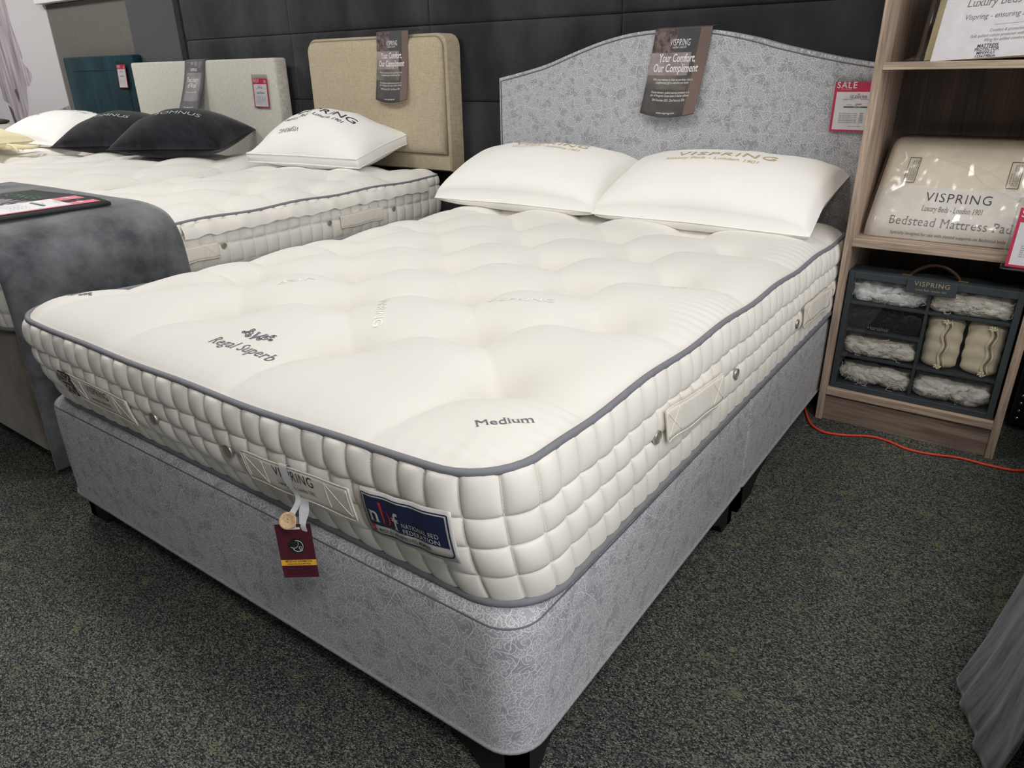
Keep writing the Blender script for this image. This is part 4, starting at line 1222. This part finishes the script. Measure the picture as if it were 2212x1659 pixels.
# ------------------------------------------------------------------ grey runner over the neighbouring bed
run = thing('bed_runner', 'charcoal grey velvet runner draped over the side of the single mattress', 'bed runner', (-1.79, .34, FL))
path = bez([(-2.95, 0, .630), (-2.5, 0, .636), (-2.15, 0, .640), (-1.95, 0, .640), (-1.845, 0, .628), (-1.785, 0, .595), (-1.752, 0, .535), (-1.744, 0, .45), (-1.746, 0, .3), (-1.75, 0, .15), (-1.755, 0, .05), (-1.76, 0, -.06)], 7)
def run_fn(u, v, d):
    k = v * (len(path) - 1); i = min(len(path) - 2, int(k)); p = path[i].lerp(path[i + 1], k - i)
    tg = (path[i + 1] - path[i]).normalized(); nr = Vector((-tg.z, 0, tg.x))
    y = .065 + (.60 - .065) * u
    wv = .004 * math.sin(y * 14 + v * 7) * (1 if v > .55 else .5) + .003 * mnoise.noise(Vector((y * 9, v * 9, 0)))
    dr = .012 * (v > .6) * max(0, v - .6) * (u - .5)
    return p + nr * (d + wv) + Vector((0, y + dr, 0))
v, f = slab(run_fn, 26, len(path), .007)
ob('cloth', v, [q[::-1] for q in f], M['throw'], run)
pf = thing('sign_board', 'black display board with logo lying on the grey runner', 'sign', (-2.2, .28, .65))
bf = lambda x, y, d=0.0: Vector((x, y, .650 + .010 * math.sin((x + 2.3) * 4) - .16 * max(0, x + 2.02) ** 1.3 + d))
v, f = slab(lambda u, v, d: bf(-2.52 + .60 * u, .05 + .455 * v - .02 * u, d), 16, 10, .010)
bo_ = ob('board', v, f, M['blackfelt'], pf)
lettering('logo', [('SOMNUS', .11, -2.27, .26, dict(fit=.32, rot=0))], lambda x, y: bf(x, y, .0112), M['silverline'], bo_)
lettering('logo', [('SONGE', .06, -2.32, .37, dict(fit=.30))], lambda x, y: bf(x, y, .0112), M['greenline'], bo_)
lettering('logo', [('handmade', .05, -2.26, .19, dict(fit=.24))], lambda x, y: bf(x, y, .0112), M['greenline'], bo_)
v0 = lambda x, y, d=0.0: bf(-2.025 + x, .165 + y, .0115 + d)
sale_card('pink and white price card lying on the black display board', v0, .165, .30, mat=M['pinkpale'], sleeve=False, title=('Royal Superb', "4'6\" Mattress", 'Divan Set'), head=.27)

# ------------------------------------------------------------------ wooden shelf unit on the right
bk = thing('shelf_unit', 'tall limed oak shelf unit against the velvet wall, right of the near bed', 'shelf', (.272, 1.92, FL))
SX0, SX1, SY0, SY1, STP = .012, .533, 1.742, 2.105, 1.75
box('side_panel', SX0, SX0 + .022, SY0, SY1, FL, STP, M['woodv'], bk, .0015)
box('side_panel', SX1 - .022, SX1, SY0, SY1, FL, STP, M['woodv'], bk, .0015)
IX0, IX1 = SX0 + .0221, SX1 - .0221
for z0, z1 in ((1.007, 1.027), (.507, .531), (.006, .030), (STP - .022, STP)):
    box('shelf_board', IX0, IX1, SY0 + .001, SY1 - .012, z0, z1, M['woodh'], bk, .0012)
box('back_panel', IX0, IX1, SY1 - .0115, SY1 - .002, FL, STP - .001, M['woodback'], bk, 0)
box('plinth', IX0, IX1, SY0 + .012, SY0 + .03, FL, .0055, M['woodpl'], bk, .001)

# sample case ---------------------------------------------------------------
cs = thing('sample_case', 'grey framed sample case with glass front on the lowest shelf', 'display case', (.27, 1.8, .0305))
CX0, CX1, CY0, CY1, CZ0, CZ1 = .038, .505, 1.760, 1.855, .031, .428
fw_ = .017
box('frame_side', CX0, CX0 + fw_, CY0, CY1, CZ0, CZ1, M['casegrey'], cs, .0012)
box('frame_side', CX1 - fw_, CX1, CY0, CY1, CZ0, CZ1, M['casegrey'], cs, .0012)
box('frame_rail', CX0 + fw_, CX1 - fw_, CY0, CY1, CZ1 - .022, CZ1, M['casegrey'], cs, .0012)
box('frame_rail', CX0 + fw_, CX1 - fw_, CY0, CY1, CZ0, CZ0 + .018, M['casegrey'], cs, .0012)
box('back_board', CX0 + fw_, CX1 - fw_, CY1 - .008, CY1 - .002, CZ0 + .018, CZ1 - .022, M['casedark'], cs, 0)
MXD = .2715
box('divider', MXD - .004, MXD + .004, CY0 + .008, CY1 - .008, CZ0 + .018, CZ1 - .022, M['casegrey'], cs, .0008)
for z in (.326, .235, .146):
    box('divider', CX0 + fw_, MXD - .004, CY0 + .008, CY1 - .008, z - .004, z + .004, M['casegrey'], cs, .0008)
for z in (.326, .146):
    box('divider', MXD + .004, CX1 - fw_, CY0 + .008, CY1 - .008, z - .004, z + .004, M['casegrey'], cs, .0008)
box('glass_pane', CX0 + fw_, CX1 - fw_, CY0 + .003, CY0 + .006, CZ0 + .018, CZ1 - .022, M['glass'], cs, 0)
pl = box('name_plate', .205, .338, CY0 - .006, CY0 + .002, .386, .429, M['casegrey'], cs, .0012)
pfn = plane_fn((.2715, CY0 - .0065, .40), (1, 0, 0), (0, 0, 1))
lettering('lettering', [('VISPRING', .020, 0, .010, dict(space=1.15, fit=.094)), ('Luxury Beds - London 1901', .0085, 0, -.004, dict(serif=True, fit=.082))], pfn, M['gold'], pl)
ob('carry_handle', *tube(bez([(.205, 1.80, .4285), (.222, 1.80, .447), (.25, 1.80, .463), (.2715, 1.80, .466), (.293, 1.80, .463), (.321, 1.80, .447), (.338, 1.80, .4285)], 5), .0058, 8), M['leather'], cs)
for x in (.197, .346):
    box('handle_plate', x - .013, x + .013, 1.788, 1.812, .4282, .4312, M['brass'], cs, .0006)
gfn = plane_fn((0, CY0 + .0025, 0), (1, 0, 0), (0, 0, 1))
for s_, x, z, wd in (('Bamboo', .142, .3385, .052), ('Horsehair', .150, .248, .062), ('Cashmere', .150, .158, .058), ('Mohair', .146, .062, .046), ('Silk', .372, .338, .028), ('Springs', .372, .158, .044), ('Shetland Wools', .374, .064, .100)):
    lettering('lettering', [(s_, .0185, x, z, dict(serif=True, fit=wd))], lambda x, y: gfn(x, y, .0004), M['ink'] if s_ != 'Horsehair' else M['greyink'], cs)

def fibre(label, x0, x1, z0, z1, c1, c2, seed, nblob=26, curl=.0, ny=2):
    """heap of teased fibre filling a compartment"""
    rnd = random.Random(seed); A = []
    y0, y1 = 1.775, 1.842
    mt_ = NT('fibre'); f_ = mt_.noise(1, 6, .7, (60, 60, 130)); M_ = mt_.done(mt_.ramp(f_, [(.3, c1), (.65, c2)]), .95, mt_.bump(mt_.noise(160, 5, .7), .8, .004), **{'Sheen Weight': .3, 'Specular IOR Level': .1})
    bm = bmesh.new(); bmesh.ops.create_icosphere(bm, subdivisions=3, radius=1)
    base = [v.co.copy() for v in bm.verts]; bf_ = [[v.index for v in f.verts] for f in bm.faces]; bm.free()
    for k in range(nblob):
        rx = rnd.uniform(.026, .044); rz = rnd.uniform(.020, .030); ry = rnd.uniform(.018, .026)
        cx = x0 + rx * .8 + (x1 - x0 - 1.6 * rx) * ((k * .618 + rnd.uniform(0, .2)) % 1)
        h = (z1 - z0)
        cz = z0 + rz * .85 + (h * .86 - 1.7 * rz) * rnd.random() ** 1.1; cy = rnd.uniform(y0 + ry * .75, y0 + ry * 1.3)
        V = []
        for b_ in base:
            nn = mnoise.fractal(b_ * 1.6 + Vector((k * 3.3, seed, 0)), .9, 2.1, 5)
            q = 1 + .38 * nn
            p = Vector((cx + b_.x * rx * q, cy + b_.y * ry * q, cz + b_.z * rz * q))
            p.x = min(max(p.x, x0 + .001), x1 - .001); p.y = min(max(p.y, y0 - .006 + .0006 * (k % 13)), y1); p.z = min(max(p.z, z0 + .0006), z1 - .002)
            V.append(p)
        A.append((V, bf_))
    V, Fc = grid(lambda u, v: (x0 + .0015 + (x1 - x0 - .003) * u, min(y1, y0 + .020 + .010 * mnoise.fractal(Vector((u * 6, v * 3, seed)), .8, 2.0, 4) + .03 * (max(abs(2 * u - 1), abs(2 * v - 1)) ** 8)), z0 + .001 + (z1 - z0) * .86 * v), 40, 18)
    A.append((V, Fc))
    # loose strands
    for k in range(26):
        x = rnd.uniform(x0 + .015, x1 - .015); z = rnd.uniform(z0 + .01, z0 + (z1 - z0) * .75); y = y0 - .003
        pts = []
        a = rnd.uniform(0, 6.28)
        for j in range(9):
            pts.append((min(max(x, x0 + .002), x1 - .002), y + rnd.uniform(-.001, .002), min(max(z, z0 + .002), z1 - .003))); a += rnd.uniform(-1.0, 1.0) * (1 + curl * 2); x += .005 * math.cos(a); z += .0035 * math.sin(a)
        A.append(tube(pts, .0006 if curl else .0009, 4))
    o = ob('fibre_sample', *join(*A), M_, None); o['kind'] = 'stuff'
    tag(o, label, 'fibre sample', 'fibre samples in the case')
    return o
XL0, XL1, XR0, XR1 = CX0 + fw_, MXD - .004, MXD + .004, CX1 - fw_
fibre('bright white bamboo fluff in the top left compartment of the sample case', XL0, XL1, .330, .400, srgb(236, 236, 236), srgb(252, 252, 252), 11)
fibre('black horsehair in the dark left compartment of the sample case', XL0, XL1, .239, .318, srgb(12, 12, 13), srgb(40, 38, 38), 12, 20, 1.0)
fibre('tufty cream cashmere in the third compartment down on the left', XL0, XL1, .150, .224, srgb(214, 207, 194), srgb(248, 243, 233), 13)
fibre('smooth cream mohair in the bottom left compartment of the sample case', XL0, XL1, .0495, .125, srgb(222, 217, 206), srgb(244, 240, 230), 14, 18)
fibre('crinkled cream silk in the top right compartment of the sample case', XR0, XR1, .330, .408, srgb(220, 211, 196), srgb(250, 246, 238), 15, 24)
fibre('curly grey white wool in the bottom right compartment of the sample case', XR0, XR1, .0495, .130, srgb(214, 209, 200), srgb(248, 245, 238), 16, 24, .8)
def pouch(label, x, seed):
    t = thing('spring_pouch', label, 'spring', (x, 1.805, .150), 'pocketed springs in the case')
    zl, zh = .1505, .3195; r = .0495
    def fn(u, v):
        a = 2 * PI * u; e = min(v, 1 - v)
        rr = r * (1 - math.exp(-e / .035) * .55) * (1 + .03 * math.sin(v * 24 + 2 * math.sin(a)) + .02 * mnoise.noise(Vector((math.cos(a) * 3, math.sin(a) * 3, v * 7 + seed))))
        return (x + rr * math.cos(a), 1.812 + rr * .66 * math.sin(a), zl + (zh - zl) * v)
    V, Fc = grid(fn, 40, 26, True); Fc += [tuple(range(40))[::-1], tuple(range(40 * 25, 40 * 26))]
    b = ob('pouch', V, Fc, M['calico'], t)
    sx = x + (.002 if seed == 1 else .012)
    P = [(sx + .004 * math.sin(k * .9 + seed), 1.7765 - .002 * math.sin(k * 1.3) + (.006 if k in (0, 17) else 0), zl + .008 + (zh - zl - .014) * k / 17) for k in range(18)]
    ob('seam_fold', *tube(P, .0045, 6), M['calico'], b)
    ob('seam_fold', *tube([(p[0] + .013, p[1] + .002, p[2]) for p in P], .003, 6), M['calico'], b)
    ob('seam_thread', *tube([(p[0] + .0065, p[1] - .0012, p[2]) for p in P], .0009, 4), M['leather'], b)
    A = []
    for zz, n_ in ((zh - .014, 5), (zl + .012, 5)):
        for k in range(n_):
            a = k * 1.256 + seed; A.append(tube([(sx, 1.776, zz), (sx + .008 * math.cos(a), 1.772, zz + .006 * math.sin(a)), (sx + .012 * math.cos(a + .6), 1.775, zz + .009 * math.sin(a + .6))], .0042, 6, rf=lambda q: 1 - .5 * q))
    ob('tied_ends', *join(*A), M['calico'], b)
pouch('left calico pocketed spring pouch in the sample case', XR0 + .0525, 1)
pouch('right calico pocketed spring pouch in the sample case', XR1 - .0520, 2)

# packed mattress pad on the middle shelf ------------------------------------
pd = thing('packed_pad', 'folded mattress pad with white band in a clear bag on the middle shelf', 'mattress pad', (.27, 1.9, .5315))
lean = Vector((.012, .165, .302)).normalized()
padw = .452; padh = .322
pfn0 = plane_fn((.2725, 1.793, .538), (1, 0, 0), lean)
def pad_fn(x, y, d=0.0):
    a = min(1, abs(x) / (padw / 2)); b = y / padh
    rnd_ = -.030 * max(0, (.16 - b) / .16) ** 2 - .022 * max(0, (b - .86) / .14) ** 2 - .018 * max(0, (a - .9) / .1) ** 2
    return pfn0(x * (1 - .04 * b), y, d + rnd_ + .004 * math.sin(3.1 * a) * math.sin(PI * min(1, max(0, b))))
def pad_solid(u, v, d):
    x = (u - .5) * padw; y = v * padh
    p = pad_fn(x, y, 0)
    if d > 0: return p
    return Vector((p.x, min(2.085, p.y + .115), max(.5335, p.z + .004)))
v, f = slab(pad_solid, 41, 25, .1)
bd = ob('folded_pad', v, f, M['padbeige'], pd)
v, f = grid(lambda u, q: pad_fn((u - .5) * padw * .998, .006 + .158 * q, .0016), 41, 13)
bb_ = ob('paper_band', v, f, M['padwhite'], pd)
L = lambda x, y: pad_fn(x, y, .0026)
lettering('lettering', [('VISPRING', .040, .004, .118, dict(space=1.15, fit=.172, weight=-.006))], L, M['ink'], bb_)
lettering('lettering', [('Luxury Beds - London 1901', .024, -.004, .088, dict(serif=True, italic=.12, fit=.158)), ('Bedstead Mattress Pad', .038, -.002, .042, dict(serif=True, space=1.08, fit=.318, weight=-.008)),
                        ('Specially designed for use with slatted supports on Bedstead beds', .011, 0, .016, dict(fit=.30))], L, M['greyink'], bb_)
for x in (-.158, .112):
    A = []
    wx, wy = .030, .078; y0_ = .172
    for (ax, ay, bx, by) in [(0, 0, wx, 0), (wx, 0, wx, wy), (wx, wy, 0, wy), (0, wy, 0, 0)]:
        A.append(tube([pad_fn(x + ax + (bx - ax) * k / 6, y0_ + ay + (by - ay) * k / 6, .0028) for k in range(7)], .0008, 4))
    o = ob('warning_box', *join(*A), M['ink'], pd)
    lettering('lettering', [('WARNING: to avoid danger', .0068, x + .0265, y0_ + wy / 2, dict(rot=-PI / 2 + PI, fit=.068)), ('of suffocation keep this', .0068, x + .0205, y0_ + wy / 2, dict(rot=PI / 2, fit=.066)), ('bag away from children', .0068, x + .0145, y0_ + wy / 2, dict(rot=PI / 2, fit=.062)), ('and babies', .0068, x + .0085, y0_ + wy / 2 - .01, dict(rot=PI / 2, fit=.034))], L, M['ink'], o)
v, f = grid(lambda u, q: pad_fn((u - .5) * padw * 1.03, -.002 + (padh + .035) * q, .005 + .0028 * mnoise.noise(Vector((u * 7, q * 6, 3))) + .0022 * mnoise.noise(Vector((u * 19, q * 15, 1)))), 70, 50)
ob('clear_bag', v, f, M['bag'], pd)
A = [tube(bez([pad_fn(-.10, .255, .008), pad_fn(.0, .225, .008), pad_fn(.06, .175, .009), pad_fn(.12, .150, .009), pad_fn(.20, .120, .009)], 5), .0009, 5),
     tube(bez([pad_fn(-.03, .245, .008), pad_fn(.06, .215, .008), pad_fn(.13, .165, .009), pad_fn(.19, .145, .009)], 5), .0008, 5)]
ob('bag_crease', *A[0], M['clear'], pd); ob('bag_crease', *A[1], M['clear'], pd)

# mattress protector in its bag on the top shelf ------------------------------
pr_ = thing('packed_protector', 'bagged ivory mattress protector with printed white insert on the upper shelf', 'mattress protector', (.3, 1.88, 1.0275))
lean2 = Vector((.02, .05, .30)).normalized()
q0 = plane_fn((.315, 1.795, 1.033), Vector((1, 0, .055)), lean2)
def prot(u, v, d):
    x = (u - .5) * .395; y = v * .34
    e = min(u, 1 - u); k = 1 - math.exp(-e / .05)
    p = q0(x, y, (.0 if d > 0 else -.10) * k - .05 * (1 - k) + .006 * mnoise.noise(Vector((u * 9, v * 12, 2))) * (1 if e < .12 else .2))
    return Vector((p.x, min(p.y, 2.08), max(p.z, 1.0285)))
v, f = slab(prot, 40, 24, .1)
ob('folded_protector', v, f, M['ivory'], pr_)
q1 = lambda x, y, d=0.0: q0(x, y, .004 + d)
ins = card('printed_insert', q1, -.172, .175, .002, .33, .0012, M['paper'], pr_)
lettering('lettering', [('Luxury Beds - London 1901', .028, .015, .132, dict(serif=True, italic=.15, fit=.27)), ('Vispring - ensuring a good nights sleep', .0195, .010, .100, dict(italic=.15, fit=.255)),
                        ('Comfort & protection', .011, -.012, .066, dict(italic=.15, fit=.078)), ('Soft quilted cotton protector with pure wool', .011, -.012, .054, dict(italic=.15, fit=.158)), ('filling for added comfort.', .011, -.012, .043, dict(italic=.15, fit=.09)),
                        ], lambda x, y: q1(x, y, .0016), M['greyink'], ins)
box_ = strip(q1, (-.045, .083), (.048, .083), .0006, .0016); ob('printed_rule', box_, [(0, 1, 2, 3)], M['greyink'], ins, False)
lettering('lettering', [('MATTRESS', .0115, -.045, .0285, dict(serif=True, weight=.015, fit=.048)), ('PROTECTOR', .0115, -.045, .0195, dict(serif=True, weight=.015, fit=.056)), ('MPSW-L1', .0095, -.045, .0115, dict(weight=.02, fit=.04)), ('135x190cm', .0095, -.045, .0035, dict(weight=.02, fit=.046))], lambda x, y: q1(x, y, .0016), M['blackink'], ins)
v, f = grid(lambda u, q: Vector(q1((u - .5) * .42, -.001 + .345 * q, .006 + .003 * mnoise.noise(Vector((u * 8, q * 8, 7))))) if u > .02 else Vector(q1(-.215, -.001 + .345 * q, -.03)), 50, 40)
ob('clear_bag', v, f, M['bag'], pr_)
V = [q1(-.172, .0, -.01), q1(-.245, .004, -.012), q1(-.225, .018, -.014), q1(-.190, .050, -.014), q1(-.172, .07, -.012)]
V = [Vector((p[0], p[1], max(p[2], 1.029))) for p in V]
ob('bag_corner', V, [tuple(range(5))[::-1]], M['bag'], pr_, False)

# acrylic price holder on the middle shelf edge --------------------------------
ph_ = plane_fn((.512, 1.722, .497), (1, .03, -.02), (.02, 0.06, 1))
tp = sale_card('pink sale price card in a clear acrylic holder on the shelf edge', lambda x, y, d=0.0: ph_(x, y + .007, d), .152, .158, name='price_card', sleeve=False, head=.24, title=('Vispring Bedstead', "3'0\" Mattress Pad", 'Natural cotton'))
card('acrylic_back', ph_, -.085, .085, 0, .192, -.0026, M['acrylic'], tp)
card('acrylic_front', ph_, -.085, .085, 0, .192, .0045, M['acrylic'], tp)
per = [ph_(-.085, .0, .002), ph_(.085, .0, .002)]
ob('acrylic_edge', *tube([ph_(.085, .0, .002), ph_(-.085, 0, .002), ph_(-.085, .180, .002), ph_(-.075, .192, .002), ph_(.085, .192, .002)], .0022, 6), M['acrylic'], tp)
box('holder_foot', .45, .52, 1.70, 1.7415, .4985, .5025, M['acrylic'], tp, .0005)

# orange cable on the carpet ------------------------------------------------
cz = FL + .0042
cb = ob('extension_cable', *tube(bez([(-.12, 1.95, cz), (-.06, 1.85, cz), (-.012, 1.735, cz), (.02, 1.672, cz), (.066, 1.640, cz), (.13, 1.655, cz), (.197, 1.690, cz), (.25, 1.688, cz), (.31, 1.664, cz), (.375, 1.668, cz), (.45, 1.69, cz), (.53, 1.688, cz), (.60, 1.70, cz), (.66, 1.76, cz), (.75, 1.86, cz), (.9, 1.9, cz)], 8), .0042, 8), M['orange'])
tag(cb, 'thin orange extension cable snaking over the carpet before the shelf unit', 'cable')

# bed at the right edge --------------------------------------------------------
d = thing('divan_base', 'taupe velvet divan base behind the grey throw at the right edge', 'divan base', (1.5, 1.1, FL))
ol = outline(.675, 2.2, .20, 1.96, (.05,) * 4, 6)
V, Fc, UV = loft(ol, [(-.03, .006), (-.028, 0), (.25, 0), (.262, .006), (.27, .03)])
o = ob('upholstered_box', V, Fc, M['taupevelvet'], d); o.modifiers.new('edge', 'EDGE_SPLIT').split_angle = math.radians(50)
for cx in (.78, 2.1):
    for cy in (.3, 1.9):
        ob('castor', *lathe([(.004, 0), (.02, .004), (.027, .026), (.02, .047), (.012, .0565)], (cx, cy, FL + .001), 'z', 14), M['steel'], d)
r = thing('mattress', 'cream mattress at the right edge under the hanging grey throw', 'mattress', (1.5, 1.1, .271))
V, Fc, UV = loft(outline(.675, 2.2, .20, 1.98, (.08,) * 4, 6, .03), [(.2715, .01), (.29, 0), (.36, -.01), (.45, -.004), (.495, .004), (.515, .05), (.52, .2)])
ob('mattress_body', V, Fc, M['border'], r)
ob('piping', *tube([(x, y, .497) for x, y, a, b, s in outline(.675, 2.2, .20, 1.98, (.08,) * 4, 6)], .006, 6, True), M['piping'], r)
tw = thing('bed_throw', 'grey velvet throw hanging to the carpet at the right edge', 'throw', (.62, .55, FL))
def throw_fn(u, v, d):
    # u: far 0 -> near 1 along y, v: top 0 -> hem 1
    prof = [(1.6, .535), (1.0, .536), (.80, .532), (.70, .51), (.655, .46), (.645, .38), (.640, .28), (.632, .15), (.618, .03), (.60, -.07)]
    k = v * (len(prof) - 1); i = min(len(prof) - 2, int(k)); q = k - i
    x = prof[i][0] + (prof[i + 1][0] - prof[i][0]) * q; z = prof[i][1] + (prof[i + 1][1] - prof[i][1]) * q
    y = .76 - .37 * u
    hang = max(0, (v - .45) / .55)
    x += hang * (-.048 + .07 * u) + hang * (.004 * math.sin(u * 15) + .002 * math.sin(u * 31 + 2 * v))
    y += -.08 * hang ** 2 * (1 - u) + .08 * hang * u
    return Vector((x - d * min(1, hang * 3), y, z + d * (1 - min(1, hang * 3))))
v, f = slab(throw_fn, 50, 60, .006)
ob('cloth', v, [q[::-1] for q in f] if False else f, M['throw2'], tw)
sh = thing('studded_headboard', 'black headboard with chrome nailhead studs right of the shelf unit', 'headboard', (1.3, 2.05, FL))
v, f = bbox(.553, 2.3, 2.0, 2.09, FL + .02, 1.2, .01, 2); ob('padded_board', v, f, M['blackvelvet'], sh)
for x in (.7, 2.15): box('strut', x - .03, x + .03, 2.02, 2.06, FL, FL + .03, M['leg'], sh)
st_me = None
for k in range(44):
    if st_me is None:
        o = ob('stud', *lathe([(.0062, 0), (.0058, .002), (.004, .0038), (.0012, .0045)], (0, 0, 0), '-y', 10), M['stud']); st_me = o.data
    else:
        o = bpy.data.objects.new('stud', st_me); COL.objects.link(o)
    o.location = (.572, 2.0, FL + .045 + .0265 * k); par(o, sh)
